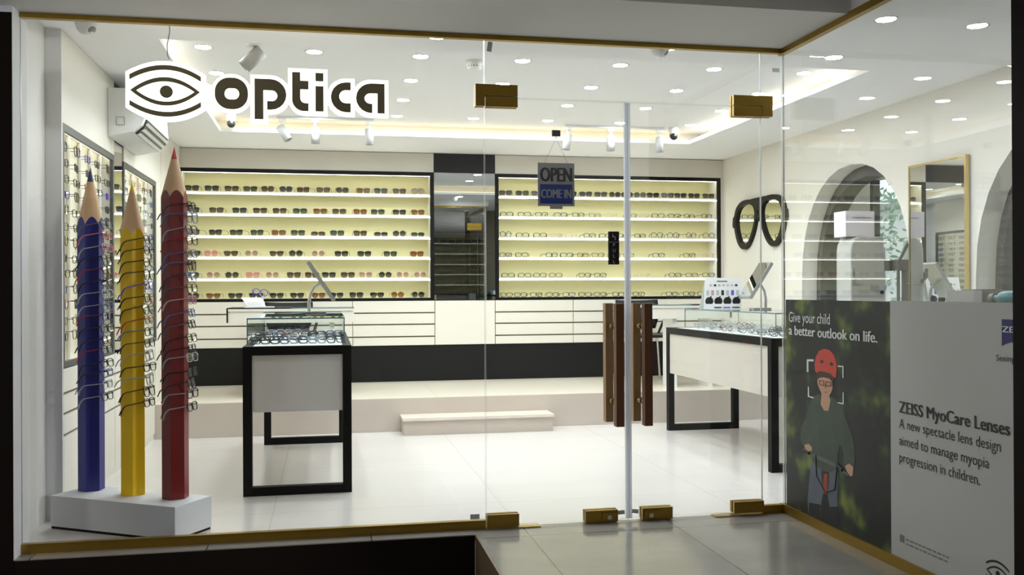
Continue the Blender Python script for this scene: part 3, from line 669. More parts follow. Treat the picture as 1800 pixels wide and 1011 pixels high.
YR = [1.417, 1.366, 1.307, 1.248, 1.195, 1.133, 1.081, 1.026, .967, .911, .855, .793, .735, .678, .62]
RR = [1.576, 1.524, 1.463, 1.409, 1.347, 1.291, 1.236, 1.179, 1.122, 1.061, 1.006, .94, .887, .846, .775, .72, .67, .608]
pb = pencil('blue', -1.168, 5.060, 1.791, 1.713, 1.495, 'pblue', 'tipb', math.radians(-61+20), BR, 'blue')
py = pencil('yellow', -.940, 4.905, 1.705, 1.649, 1.435, 'pyel', 'tipy', math.radians(-61+40), YR, 'yellow')
pr_ = pencil('red', -.722, 4.775, 1.861, 1.798, 1.612, 'pred', 'tipr', math.radians(-61+20), RR, 'red')
def hang(p, rows, cols, pen):
    for i, z in enumerate(rows):
        fc, tc = cols[i*2], cols[i*2+1]
        st = random.choice('eees'); h = STY[st][1]
        w = 'all-' if fc == tc else ''
        lab = '%s %seyeglasses' % (FN[fc], '') if fc == tc else '%s eyeglasses with %s temples' % (FN[fc], FN[tc])
        pair('eyeglasses', st, .0032, (p[0]+.086, p[1]-.020+random.uniform(-.002, .002), z-h*.72), PI/2-random.uniform(.08, .28), 'f_'+fc, 'demo_lens', 'f_'+tc,
             '%s pegged on the %s pencil, %s from its point' % (lab, pen, ORD[i]), 'eyeglasses pegged along the %s pencil' % pen, rx=random.uniform(-.24, -.06), long=True)
hang(pb, BR, 'kgqqqskkkrkkssuskrkkkkkrkkukssks', 'blue')
hang(py, YR, 'kkkkkkkkvvkkkkorkuknsskksskkkk', 'yellow')
hang(pr_, RR, 'kkuukskruukuunkgqpuukgkkkksskkkkksk'+'s', 'red')

# ------------------------------------------------------------------ hanging illuminated shop sign
K = .000778
def S(x, y): return ((x-321)*K, -(y-270)*K)
def SP(pts): return [S(x, y) for x, y in pts]
sg = thing('shop_sign', 'glowing white hanging shop sign with an eye emblem and bronze letters', 'sign', (-.745, 4.70, 2.113))
def qarc(x0, y0, xm, ym, x1, y1, n=14):
    cx_, cy_ = 2*xm-(x0+x1)/2, 2*ym-(y0+y1)/2
    return [((1-t)**2*x0+2*t*(1-t)*cx_+t*t*x1, (1-t)**2*y0+2*t*(1-t)*cy_+t*t*y1) for t in [i/n for i in range(n+1)]]
plates = [qarc(85, 160, 320, 86, 550, 165)+qarc(550, 377, 320, 456, 85, 377),
          arc(704, 271.5, 124, 122, 0, 360, 28),
          [(540, 210), (610, 230), (610, 315), (540, 340)],
          [(817, 149), (945, 149)]+arc(940, 270, 121, 121, -90, 90)+[(922, 391), (922, 452), (817, 452)],
          [(1045, 99), (1288, 99), (1288, 392), (1150, 392)]+arc(1150, 290, 105, 102, 90, 180),
          [(1457, 152), (1457, 391), (1400, 391)]+arc(1400, 271.5, 118, 119.5, 90, 270),
          [(1670, 153), (1670, 392), (1555, 392)]+arc(1556, 272.5, 116, 119.5, 90, 270)]
pm = MB()
for q in plates: pm.prism(SP(q), 0.0, .020, 'y')
pm.obj('light_box', ['signglow'], sg)
def letter(nm, polys): flat(nm, [SP(p) for p in polys], .006, 'signletter', sg, 'y', (0, -.0035, 0))
letter('eye_emblem', [qarc(108, 176, 318, 112, 523, 176)+qarc(523, 207, 318, 141, 108, 207), qarc(108, 332, 318, 399, 523, 332)+qarc(523, 363, 318, 428, 108, 363),
        qarc(112, 272, 316, 186, 517, 272)+qarc(517, 272, 316, 360, 112, 272)[1:-1], qarc(147, 272, 316, 212, 486, 272)+qarc(486, 272, 316, 336, 147, 272)[1:-1], arc(321, 275, 38, 38, 0, 345, 23)])
def rrect(x0, y0, x1, y1, r): return arc(x1-r, y0+r, r, r, -90, 0, 8)+arc(x1-r, y1-r, r, r, 0, 90, 8)+arc(x0+r, y1-r, r, r, 90, 180, 8)+arc(x0+r, y0+r, r, r, 180, 270, 8)
letter('letter_o', [rrect(605, 174, 803, 369, 88), rrect(663, 239, 750, 309, 33)])
letter('letter_p', [[(842, 174)]+arc(940, 269.5, 95, 95.5, -90, 90)+[(918, 365), (918, 312)]+arc(946, 278, 34, 34, 90, -90)+[(895, 244), (895, 426), (842, 426)]])
letter('letter_t', [[(1070, 124), (1120, 124), (1120, 177), (1170, 177), (1170, 230), (1120, 230)]+arc(1150, 285, 30, 32, 180, 90)[0:]+[(1170, 317), (1170, 367)]+arc(1142, 297, 72, 70, 90, 180)])
letter('letter_i', [[(1213, 124), (1263, 124), (1263, 176), (1213, 176)], [(1213, 207), (1263, 207), (1263, 366), (1213, 366)]])
letter('letter_c', [[(1432, 177), (1432, 226)]+arc(1400, 267.5, 40, 41.5, 270, 90)+[(1432, 309), (1432, 366)]+arc(1403, 271.5, 95, 94.5, 90, 270)])
letter('letter_a', [[(1645, 178), (1645, 367), (1600, 367), (1600, 240)]+arc(1558, 274, 40, 34, 270, 90)+[(1567, 308), (1567, 366)]+arc(1560, 272, 95, 94, 90, 270)])
MB().tube([(.012, .010, .155), (.004, .010, .17), (.002, .010, .22), (.014, .010, .285), (.012, .010, .387)], .0025, 6).obj('hanging_cable', 'grey', sg)

# ------------------------------------------------------------------ display counters
def counter(x0, x1, y0, y1, label, cx0, cx1, cy0, cy1):
    t = thing('display_counter', label, 'counter', (x0, y0, 0), 'black framed glass topped counters')
    P = lambda mb: rel(mb, t); b = .05; H = .845
    fr = MB()
    for a in (y0, y1-b):
        fr.box(x0, x0+b, a, a+b, 0, H).box(x1-b, x1, a, a+b, 0, H).box(x0+b, x1-b, a, a+b, 0, b).box(x0+b, x1-b, a, a+b, H-b, H)
    fr.box(x0, x0+b, y0+b, y1-b, H-b, H).box(x1-b, x1, y0+b, y1-b, H-b, H)
    P(fr).obj('frame', 'black', t)
    P(B(x0+.012, x1-.012, y0+.012, y1-.012, .472, H-b-.001)).obj('body_panel', 'counterp' if x0 > 1 else 'counterg', t)
    P(B(x0+b, x1-b, y0+b, y1-b, H-.020, H-.002)).obj('tray_lining', 'white', t)
    g = MB(); e = .006
    g.box(cx0, cx1, cy0, cy1, 1.000-.008, 1.0, 0, 1, 2)
    g.box(cx0, cx0+e, cy0, cy1, H+.0005, .9915, 0, 1, 0); g.box(cx1-e, cx1, cy0, cy1, H+.0005, .9915, 0, 1, 0)
    g.box(cx0+e, cx1-e, cy0, cy0+e, H+.0005, .9915, 0, 1, 1); g.box(cx0+e, cx1-e, cy1-e, cy1, H+.0005, .9915, 0, 1, 1)
    P(g).obj('glass_case', ['caseglass', 'caseedge'], t)
    return t
counter(-.467, .137, 5.482, 7.335, 'black framed glass topped counter standing near the giant pencils', -.462, .104, 5.70, 7.28)
counter(2.740, 3.355, 5.482, 7.345, 'black framed glass topped counter behind the poster side door', 2.875, 3.350, 5.69, 7.28)
for j in range(3):
    for i in range(9):
        fc = random.choice('kkgksnb')
        pair_one(random.choice('ees'), .0046, (-.385+i*.055, 5.78+j*.40+random.uniform(-.01, .01), .8432), (-.35, 0, PI/2-.95+random.uniform(-.08, .08)), 'f_'+fc, '%s folded eyeglasses, %s across in tray row %s of the counter near the pencils' % (FN[fc], ORD[i], ['one', 'two', 'three', 'four'][j]), 'folded eyeglasses in the pencil side counter', True)
for j in range(3):
    for i in range(9):
        fc = random.choice('ksgskgbs')
        pair_one(random.choice('eos'), .004, (2.93+j*.14+random.uniform(-.01, .01), 5.74+i*.165+random.uniform(-.01, .01), .8432), (-.5, 0, random.uniform(-.5, .5)+.3), 'f_'+fc, '%s folded eyeglasses, %s back in tray row %s of the counter behind the door' % (FN[fc], ORD[i], ['one', 'two', 'three'][j]), 'folded eyeglasses in the door side counter', True)
def table_mirror(bx, y, s, label):
    t = thing('table_mirror', label, 'mirror', (bx, y, 1.0), 'tilting mirrors on the counters')
    MB().box(-.07, .07, -.045, .045, .001, .012).obj('base', 'chrome', t, bevel=0.003)
    pts = [(-s*.045, 0, .012), (-s*.047, 0, .08), (-s*.035, 0, .14), (-s*.005, 0, .19), (s*.028, 0, .21)]
    MB().tube(pts, .011, 8).obj('arm', 'satin', t)
    pnl = MB().box(-.10, .10, -.16, .16, -.013, .013).obj('mirror_frame', 'satin', t, bevel=0.005)
    gl_ = MB().box(-.095, .095, -.155, .155, .0132, .015).obj('mirror_glass', 'mirror', pnl)
    # long axis of the glass leans from upper end to lower end
    pnl.location = (s*.036, 0, .222); ax = Vector((s*.176, 0, -.268)).normalized(); yv = Vector((0, 1, 0)); nz = ax.cross(yv)
    if nz.z < 0: nz = -nz
    xv = yv.cross(nz)
    pnl.matrix_basis = Matrix(((-0, ax.x, nz.x, s*.036), (1, 0, 0, 0), (0, ax.z, nz.z, .222), (0, 0, 0, 1)))
table_mirror(-.075, 6.62, 1, 'tilted chrome table mirror on the counter near the pencils')
table_mirror(3.27, 6.72, -1, 'tilted chrome table mirror on the counter behind the door')

# product card standing on the second counter
t = thing('product_card', 'white folded card with round dark lens samples on the door side counter', 'display card', (3.04, 6.92, 1.0)); t.rotation_euler = (0, 0, 0)
cd = MB().add([(-.158, -.03, .0015), (.150, -.03, .0015), (.172, .0, .246), (-.136, .0, .246), (-.158, -.026, .0015), (.150, -.026, .0015), (.172, .004, .246), (-.136, .004, .246)], [(0, 1, 2, 3), (4, 7, 6, 5), (0, 4, 5, 1), (1, 5, 6, 2), (2, 6, 7, 3), (3, 7, 4, 0)]).obj('card', 'white', t)
MB().add([(-.13, .004, .24), (.17, .004, .24), (.15, .09, .0015), (-.15, .09, .0015), (-.13, .007, .24), (.17, .007, .24), (.15, .093, .0015), (-.15, .093, .0015)], [(0, 1, 2, 3), (4, 7, 6, 5), (0, 4, 5, 1), (1, 5, 6, 2), (2, 6, 7, 3), (3, 7, 4, 0)]).obj('card_prop', 'white', t)
def oncard(u, v): return (-.147+u*.308+.022*(v-.5), -.0315+.03*v-.0006, .002+v*.244)
for k in range(4):
    x, y, z = oncard(.13+k*.245, .25)
    MB().lathe([(.033, 0), (.033, .004)], (x, y-.003, z), 20, axis=(0, 1, .12)).box(x+.009, x+.018, y-.003, y, z+.028, z+.041).obj('lens_sample', 'blackp', t)
sw = MB()
for k, mi in enumerate((0, 3, 0, 1, 0, 2, 0)):
    x, y, z = oncard(.08+k*.135, .52); sw.box(x-.011, x+.011, y-.0005, y+.001, z-.02, z+.02, mi)
for k in range(7):
    x, y, z = oncard(.16+k*.115, .76); sw.box(x-.010, x+.010, y-.0005, y+.001, z-.008, z+.008, 1 if k in (1, 6) else 0)
for k, mi in ((1, 1), (2, 2), (3, 1)):
    x, y, z = oncard(.12+k*.245, .05); sw.box(x-.03, x+.03, y-.0005, y+.001, z-.004, z+.004, mi)
sw.obj('printed_swatches', ['sticker', 'ink', 'purple', 'pink'], t)
x, y, z = oncard(.5, .89); B(x-.055, x+.03, y-.0005, y+.001, z-.004, z+.004).obj('heading_bar', 'inkg', t)

# ------------------------------------------------------------------ desks and chairs on the platform
def desk(x0, x1, y0, y1, label, blackside):
    t = thing('desk', label, 'desk', (x0, y0, .2735), 'cream desks on the platform'); P = lambda mb: rel(mb, t); xm = (x0+x1)/2
    P(B(x0, x1, y0, y1, .992, 1.012)).obj('desk_top', 'cream', t)
    P(B(x0+.012, x1, y0+.01, y0+.03, .895, .9915)).obj('modesty_panel', 'cream', t)
    a, b = (x0, xm) if blackside < 0 else (xm, x1)
    e = x0 if blackside < 0 else x1-.012
    P(MB().box(a, b, y0-.002, y1, 1.0125, 1.020).box(e, e+.012, y0-.002, y0+.012, .90, 1.0125)).obj('black_edging', 'black', t)
    c_, d_ = (xm-.0, x1) if blackside < 0 else (x0, xm)
    P(MB().box(c_+.001, d_, y0-.004, y1, 1.013, 1.021, 0, 1, 2)).obj('glass_top', ['caseglass', 'caseedge'], t)
    for x in (x0+.22, x1-.20):
        P(B(x, x+.04, y0+.06, y1-.04, .2735, .9915)).obj('desk_leg', 'cream' if blackside < 0 else 'white', t)
desk(-.803, .222, 7.95, 8.42, 'cream desk with black edging, behind the counter near the pencils', -1)
desk(2.828, 3.590, 7.95, 8.30, 'cream glass topped desk at the arched wall end of the platform', 1)
def chair(loc, rz, label):
    t = thing('office_chair', label, 'chair', loc, 'black chairs on the platform', rz)
    MB().prism([(-.22, -.20), (.22, -.20), (.24, .05), (.21, .22), (-.21, .22), (-.24, .05)], .425, .455, 'z').obj('seat', 'blackp', t, bevel=0.012)
    bk = MB(); n = 8; vs = []
    for z, w, y in ((.50, .17, .20), (.60, .21, .225), (.70, .22, .245), (.775, .215, .262)):
        for i in range(n+1):
            u = -1+2*i/n; vs.append((u*w, y-.045*u*u, z+(.0 if z < .77 else .008*u*u)))
    m = n+1; k = len(vs)
    vs2 = vs+[(x, y+.018, z) for x, y, z in vs]; fs = []
    for r in range(3):
        for i in range(n):
            q = (r*m+i, r*m+i+1, (r+1)*m+i+1, (r+1)*m+i); fs += [q, tuple(k+j for j in q[::-1])]
    for i in range(n): fs += [(i, k+i, k+i+1, i+1), (3*m+i, 3*m+i+1, k+3*m+i+1, k+3*m+i)]
    for r in range(3): fs += [(r*m, (r+1)*m, k+(r+1)*m, k+r*m), (r*m+n, k+r*m+n, k+(r+1)*m+n, (r+1)*m+n)]
    bk.add(vs2, fs, 0, True).obj('backrest', 'blackp', t)
    for x in (-.06, .06): MB().tube([(x, .17, .44), (x, .225, .50), (x, .243, .64)], .010, 6).obj('back_support', 'blackp', t)
    for sx in (-1, 1):
        for sy in (-1, 1): MB().tube([(sx*.19, sy*.17, .43), (sx*.24, sy*.23, .0)], .011, 8).obj('leg', 'chrome', t)
        MB().tube([(sx*.20, .17, .44), (sx*.255, .13, .60), (sx*.255, -.12, .60), (sx*.22, -.15, .44)], .012, 6).obj('armrest', 'blackp', t)
chair((-.345, 8.72, .2735), 0.0, 'black low-backed chair behind the desk near the pencils')
chair((3.0, 8.64, .2735), 0.0, 'black chair with metal legs seen behind the wooden door handles')
# small stand with blue spectacles on the first desk
t = thing('price_stand', 'small white slanted notice stand on the black edged desk', 'notice', (-.58, 8.05, 1.0205))
MB().box(-.085, .15, -.04, .04, 0, .010).obj('base', 'white', t)
MB().add([(-.06, -.035, .0105), (.085, -.035, .0105), (.045, -.015, .085), (-.115, -.015, .085), (-.06, -.028, .0105), (.085, -.028, .0105), (.045, -.008, .085), (-.115, -.008, .085)], [(0, 1, 2, 3), (4, 7, 6, 5), (0, 4, 5, 1), (1, 5, 6, 2), (2, 6, 7, 3), (3, 7, 4, 0)]).obj('notice_plate', 'white', t)
ln = MB()
for k in range(5): ln.add([(-.055-.009*k, -.0335+.0045*k, .022+.011*k), (.05-.009*k, -.0335+.0045*k, .022+.011*k), (.05-.009*k, -.033+.0045*k, .0245+.011*k), (-.055-.009*k, -.033+.0045*k, .0245+.011*k)], [(0, 1, 2, 3)])
ln.obj('printed_lines', 'sticker', t, (0, -.002, 0))
MB().tube([(.05, .0, .010), (.062, 0, .05), (.055, 0, .09), (.035, -.005, .115)], .006, 6).obj('spectacle_holder', 'white', t)
pair('eyeglasses', 'o', .005, (-.545, 8.035, 1.118), .0, 'f_v', 'demo_lens', 'f_v', 'thick purple-blue round spectacles held up on the white notice stand', 'spectacles shown on the desk', ry=.12)

# ------------------------------------------------------------------ door signs
t = thing('open_sign', 'grey and blue hanging door sign reading OPEN COME IN', 'sign', (1.1185, YG+.022, 1.574))
B(-.0935, .0935, -.002, .002, 0, .214).obj('board', 'openw', t)
B(-.082, .082, -.0028, -.0021, .012, .108).obj('blue_panel', 'openblue', t)
B(-.032, .032, -.002, .002, -.014, 0).obj('lower_tab', 'openw', t)
text('lettering', 'OPEN', 'ink', t, 'y', (0, -.0026, .122), .070, .158, .055, align='CENTER')
text('lettering', 'COME IN', 'openw', t, 'y', (0, -.0031, .040), .044, .152, .045, align='CENTER')
hk = B(-.021, .021, -.0105, .004, .346, .376).obj('suction_hook', 'blackp', t); MB().tube([(0, -.002, .346), (0, -.002, .332)], .002, 5).obj('hook_pin', 'chrome', hk)
MB().tube([(-.06, -.001, .212), (0, -.001, .336), (.06, -.001, .212)], .0012, 5).obj('cord', 'grey', t)
t = thing('pull_plate', 'black upright door plate lettered PULL, stuck beside the door gap', 'sign', (1.409, YG-.0005, 1.284))
B(-.0265, .0265, -.0025, 0, 0, .165).obj('plate', 'blackp', t)
B(-.0265, .0265, -.0028, -.0025, .111, .113).obj('divider', 'sticker', t)
for i, ch in enumerate('PULL'): text('lettering', ch, 'sticker', t, 'y', (0, -.0029, .089-i*.0275), .017, None, .01, align='CENTER')
B(-.0265, .0265, .0112, .0135, 0, .165).obj('plate', 'blackp', t)
for i, ch in enumerate('PUSH'):
    o = text('lettering', ch, 'sticker', t, 'y', (0, .0139, .089-i*.0275), .017, None, .01, align='CENTER'); o.rotation_euler = (0, 0, PI)
MB().box(-.008, -.004, -.0029, -.0026, .134, .152).box(-.004, .008, -.0029, -.0026, .138, .142).box(.004, .008, -.0029, -.0026, .122, .142).obj('pictogram', 'sticker', t)

# ------------------------------------------------------------------ right wall: mirrors and machines
t = thing('spectacle_mirror', 'giant black spectacle frame mirror on the cream wall', 'mirror', (4.045, 8.30, 1.80))
def lens_shape(yc, s, off):
    base = [(0, .185), (.10, .175), (.19, .125), (.225, .03), (.205, -.07), (.15, -.16), (.07, -.205), (-.02, -.19), (-.10, -.12), (-.16, -.02), (-.185, .07), (-.16, .14), (-.09, .178)]
    pts = []
    n = len(base)
    for i in range(n):
        for q in range(4):
            u = q/4.0; p0, p1, p2, p3 = [base[(i+d) % n] for d in (-1, 0, 1, 2)]
            x = .5*((2*p1[0])+(-p0[0]+p2[0])*u+(2*p0[0]-5*p1[0]+4*p2[0]-p3[0])*u*u+(-p0[0]+3*p1[0]-3*p2[0]+p3[0])*u**3)
            y = .5*((2*p1[1])+(-p0[1]+p2[1])*u+(2*p0[1]-5*p1[1]+4*p2[1]-p3[1])*u*u+(-p0[1]+3*p1[1]-3*p2[1]+p3[1])*u**3)
            pts.append((yc+s*x*(1+off/.2), y*(1+off/.2)))
    return pts
# text-facing plane: local u runs towards the street (-Y)
ub = .255
fr = [lens_shape(ub, 1, .045), lens_shape(ub, 1, 0), lens_shape(-ub, -1, .045), lens_shape(-ub, -1, 0)]
for sgn in (1, -1):
    rim = flat('rim', [lens_shape(sgn*ub, sgn, .045), lens_shape(sgn*ub, sgn, 0)], .035, 'black', t, 'x', (-.012, 0, 0))
    flat('mirror_glass', [lens_shape(sgn*ub, sgn, .004)], .004, 'mirror', t, 'x', (-.006, 0, 0))
    flat('end_piece', [[(sgn*.50, -.03), (sgn*.545, -.03), (sgn*.555, .0), (sgn*.545, .07), (sgn*.50, .09)]], .04, 'black', t, 'x', (-.014, 0, 0))
flat('bridge', [[(-.14, .226), (.14, .226), (.16, .17), (.05, .15), (.03, .10), (.035, .05), (.0, .0), (-.035, .05), (-.03, .10), (-.05, .15), (-.16, .17)], arc(0, .085, .016, .026, 0, 340, 10)], .034, 'black', t, 'x', (-.012, 0, 0))
t = thing('wall_mirror', 'tall gold edged mirror on the wall between the two arches', 'mirror', (4.045, 5.64, .55))
B(-.02, 0, -.30, .30, 0, 1.465).obj('backing', 'brassl', t); B(-.026, -.0205, -.288, .288, .012, 1.453).obj('mirror_glass', 'mirror', t)
MB().box(-.03, -.0, -.302, -.288, 0, 1.465).box(-.03, 0, .288, .302, 0, 1.465).box(-.03, 0, -.288, .288, 1.453, 1.465).obj('gold_edge', 'brassl', t)
t = thing('work_counter', 'white counter behind the poster carrying the lens machine', 'counter', (3.48, 5.95, 0))
B(0, .53, .0, .95, .74, .78).obj('worktop', 'white', t, bevel=.003); B(.02, .51, .02, .93, 0, .7395).obj('carcass', 'wall', t)
t = thing('lens_machine', 'large grey lens machine with rounded shoulder standing before the arch', 'machine', (3.723, 6.2, .781))
MB().prism([(.0, 0), (.285, 0), (.27, .755), (.07, .755), (.03, .74), (.008, .70), (.0, .65)], 0, .20, 'y').obj('housing', 'machine', t, (0, 0, 0), bevel=.012)
B(.155, .225, -.004, 0, .36, .40).obj('display_window', 'grey', t); B(.235, .262, -.004, 0, .335, .36).obj('button', 'blackp', t)
MB().box(.01, .09, -.003, 0, .40, .404).box(.01, .09, -.003, 0, .27, .274).obj('panel_seam', 'grey', t)
MB().tube([(.02, -.002, .42), (.0, -.03, .46), (.0, -.03, .52)], .012, 6).obj('side_lever', 'grey', t)
t = thing('lens_scanner', 'white boxy scanner resting on top of the grey lens machine', 'machine', (3.70, 6.225, 1.537))
B(0, .23, 0, .16, .0, .185).obj('housing', 'lilac', t, bevel=.012); B(.05, .20, -.003, 0, .135, .141).obj('paper_slot', 'grey', t)
t = thing('angled_bar', 'dark angled bar leaning in the arch beside the lens machine', 'bar', (4.3, 6.1, .9))
MB().tube([(-.05, .32, .45), (.0, .02, .88)], .012, 6).obj('rod', 'stone', t); MB().tube([(-.05, .32, -.895), (-.05, .32, .46)], .012, 6).obj('post', 'stone', t)
t = thing('low_cabinet', 'taupe cabinet with a black top behind the poster, under the small devices', 'cabinet', (2.48, 2.95, 0))
B(0, .45, 0, 1.2, 0, 1.06).obj('carcass', 'taupe', t, bevel=.004); B(-.01, .46, -.01, 1.21, 1.0605, 1.085).obj('worktop', 'dark', t)
t = thing('lens_meter', 'small pale grey box showing above the poster edge', 'device', (2.60, 3.36, 1.0855))
B(0, .18, 0, .22, 0, .062).obj('housing', 'white', t, bevel=.008); B(.03, .12, .04, .16, .0622, .068).obj('top_cover', 'grey', t, bevel=.002)
t = thing('spray_bottle', 'teal bottle lying above the poster next to the dark column', 'bottle', (2.62, 3.10, 1.117))
MB().lathe([(.012, 0), (.03, .004), (.031, .15), (.026, .17), (.014, .185), (.014, .21)], (0, 0, 0), 16, axis=(0, 1, 0)).obj('body', 'teal', t)
MB().lathe([(.018, .21), (.018, .235), (.010, .24)], (0, 0, 0), 16, axis=(0, 1, 0)).obj('cap', 'grey', t)

# ------------------------------------------------------------------ poster on the side pane
X0 = XP-.0025
po = thing('window_poster', 'large lens advertisement poster with a cycling child, stuck to the side pane', 'poster', (X0, 3.65, .045))
def YZ(y, z): return (3.65-y, z-.045)
B(.0005, .002, 2.822-3.65, 3.565-3.65, 0, 1.062).obj('text_panel', 'paper', po)
B(.0005, .002, 3.565-3.65, 4.480-3.65, 0, 1.058).obj('photo_print', 'bokeh', po)
CH = {
'helmet': [(4.184, 0.76), (4.188, 0.791), (4.176, 0.828), (4.145, 0.859), (4.095, 0.873), (4.047, 0.869), (4.009, 0.849), (3.989, 0.816), (3.986, 0.776), (3.995, 0.743), (4.014, 0.744), (4.039, 0.759), (4.097, 0.764), (4.146, 0.762), (4.17, 0.751)] ,
'hole1': [(4.136, 0.815), (4.106, 0.818), (4.104, 0.804), (4.134, 0.801)] ,
'hole2': [(4.046, 0.812), (4.019, 0.812), (4.017, 0.798), (4.044, 0.798)] ,
'hair': [(4.17, 0.751), (4.146, 0.762), (4.097, 0.764), (4.039, 0.759), (4.012, 0.741), (4.014, 0.719), (4.03, 0.728), (4.054, 0.735), (4.107, 0.736), (4.146, 0.729), (4.165, 0.715)] ,
'face': [(4.163, 0.72), (4.146, 0.729), (4.107, 0.736), (4.054, 0.735), (4.028, 0.723), (4.024, 0.693), (4.036, 0.672), (4.055, 0.653), (4.082, 0.639), (4.106, 0.641), (4.125, 0.657), (4.147, 0.681), (4.161, 0.7)] ,
'neck': [(4.125, 0.657), (4.106, 0.641), (4.082, 0.639), (4.055, 0.653), (4.044, 0.636), (4.052, 0.605), (4.064, 0.581), (4.102, 0.578), (4.134, 0.605)] ,
'sweater': [(4.198, 0.637), (4.133, 0.656), (4.134, 0.605), (4.102, 0.578), (4.064, 0.581), (4.048, 0.615), (4.04, 0.654), (4.002, 0.642), (3.956, 0.621), (3.929, 0.59), (3.902, 0.55), (3.862, 0.502), (3.838, 0.439), (3.837, 0.391), (3.846, 0.36), (3.869, 0.347), (3.922, 0.346), (3.94, 0.363), (3.931, 0.394), (3.945, 0.431), (3.967, 0.437), (3.982, 0.385), (3.987, 0.325), (4.043, 0.294), (4.101, 0.288), (4.181, 0.299), (4.222, 0.333), (4.217, 0.397), (4.263, 0.384), (4.316, 0.381), (4.33, 0.411), (4.326, 0.465), (4.282, 0.513), (4.25, 0.57), (4.223, 0.615)] ,
'jeans': [(4.222, 0.323), (4.181, 0.299), (4.101, 0.288), (4.043, 0.294), (3.987, 0.325), (3.983, 0.286), (3.988, 0.176), (3.986, 0.067), (4.056, 0.048), (4.06, 0.15), (4.133, 0.134), (4.143, 0.049), (4.256, 0.043), (4.265, 0.115), (4.248, 0.213)] ,
'shoes': [(4.249, 0.108), (4.139, 0.122), (4.143, 0.049), (4.256, 0.043)] ,
'shoes2': [(4.057, 0.13), (3.988, 0.146), (3.986, 0.049), (4.061, 0.033)] ,
'hand1': [(4.294, 0.382), (4.252, 0.396), (4.221, 0.386), (4.217, 0.368), (4.252, 0.357), (4.284, 0.365)] ,
'hand2': [(3.922, 0.346), (3.886, 0.365), (3.851, 0.355), (3.857, 0.315), (3.878, 0.308), (3.904, 0.325)] ,
'bar': [(4.299, 0.358), (4.18, 0.353), (4.081, 0.35), (3.986, 0.342), (3.892, 0.315), (3.899, 0.306), (3.99, 0.326), (4.085, 0.331), (4.185, 0.338), (4.299, 0.346)] ,
'stem': [(4.125, 0.345), (4.066, 0.35), (4.059, 0.271), (4.079, 0.176), (4.111, 0.171), (4.129, 0.257)] ,
'fork': [(4.109, 0.273), (4.074, 0.283), (4.079, 0.186), (4.118, 0.18)] ,
'wheel': [(4.118, 0.176), (4.075, 0.185), (4.06, 0.129), (4.069, 0.052), (4.104, 0.033), (4.128, 0.043), (4.139, 0.112)] ,
'br1': [(4.263, 0.748), (4.262, 0.81), (4.196, 0.815), (4.196, 0.805), (4.246, 0.802), (4.246, 0.749)] ,
'br2': [(3.976, 0.802), (3.927, 0.804), (3.927, 0.749), (3.936, 0.748), (3.936, 0.798), (3.976, 0.796)] ,
'br3': [(4.253, 0.677), (4.243, 0.678), (4.241, 0.632), (4.198, 0.631), (4.198, 0.624), (4.254, 0.627)] ,
'br4': [(3.935, 0.682), (3.926, 0.683), (3.927, 0.628), (3.978, 0.627), (3.978, 0.633), (3.936, 0.633)] ,
'mouth': [(4.111, 0.671), (4.086, 0.667), (4.063, 0.674), (4.084, 0.663)] ,
'nose': [(4.091, 0.707), (4.084, 0.707), (4.078, 0.688), (4.095, 0.687)] ,
'specsL': [(4.145, 0.717), (4.101, 0.719), (4.101, 0.698), (4.137, 0.697)] ,
'specsR': [(4.085, 0.718), (4.035, 0.719), (4.039, 0.7), (4.08, 0.699)] ,

}
child = []
order = [('jeans', 'jean'), ('shoes', 'pblk'), ('shoes2', 'pblk'), ('wheel', 'pblk'), ('stem', 'pblk'), ('fork', 'orange'), ('neck', 'skin'), ('sweater', 'swt'), ('bar', 'pgrey'), ('hand1', 'skin'), ('hand2', 'skin'), ('face', 'skin'), ('hair', 'hair'), ('helmet', 'red'), ('hole1', 'pblk'), ('hole2', 'pblk'), ('mouth', 'lips'), ('nose', 'lips')]
cm = MB(); mats = []
for i, (k, m) in enumerate(order):
    if m not in mats: mats.append(m)
    pts = [YZ(*p) for p in CH[k]]; d = -.0001-.00006*i
    cu = bpy.data.curves.new('c', 'CURVE'); cu.dimensions = '2D'; cu.fill_mode = 'BOTH'
    sp = cu.splines.new('POLY'); sp.points.add(len(pts)-1); sp.use_cyclic_u = True
    for q, (x, y) in zip(sp.points, pts): q.co = (x, y, 0, 1)
    tmp = bpy.data.objects.new('tmp', cu); me = bpy.data.meshes.new_from_object(tmp)
    cm.add([(d, -v.co.x, v.co.y) for v in me.vertices], [tuple(f.vertices) for f in me.polygons], mats.index(m))
    bpy.data.objects.remove(tmp); bpy.data.curves.remove(cu); bpy.data.meshes.remove(me)
pc = cm.obj('printed_child', mats, po); pc['label'] = 'printed child in a red helmet on a bicycle'
sp_ = MB()
for k in ('specsL', 'specsR'):
    p = [(-.0014, -YZ(*q)[0], YZ(*q)[1]) for q in CH[k]]; sp_.tube(p+[p[0]], .0022, 5)
sp_.obj('printed_spectacles', 'lips', po)
bk_ = MB()                                   # printed brake cables, grips and handlebar stem
def pz(y, z): q = YZ(y, z); return (-.0018, -q[0], q[1])
HB = CH['bar']
bk_.tube([pz(*HB[1]), pz(HB[1][0]-.005, HB[1][1]-.10), pz(HB[2][0]+.01, HB[2][1]-.16), pz(HB[3][0]+.02, HB[3][1]-.12), pz(*HB[3])], .0022, 5)
for a_, b_ in ((0, 1), (3, 4)): bk_.tube([pz(*HB[a_]), pz((HB[a_][0]+HB[b_][0])/2, (HB[a_][1]+HB[b_][1])/2-.004)], .008, 6)
bk_.obj('printed_handlebar_grips', 'pblk', po)
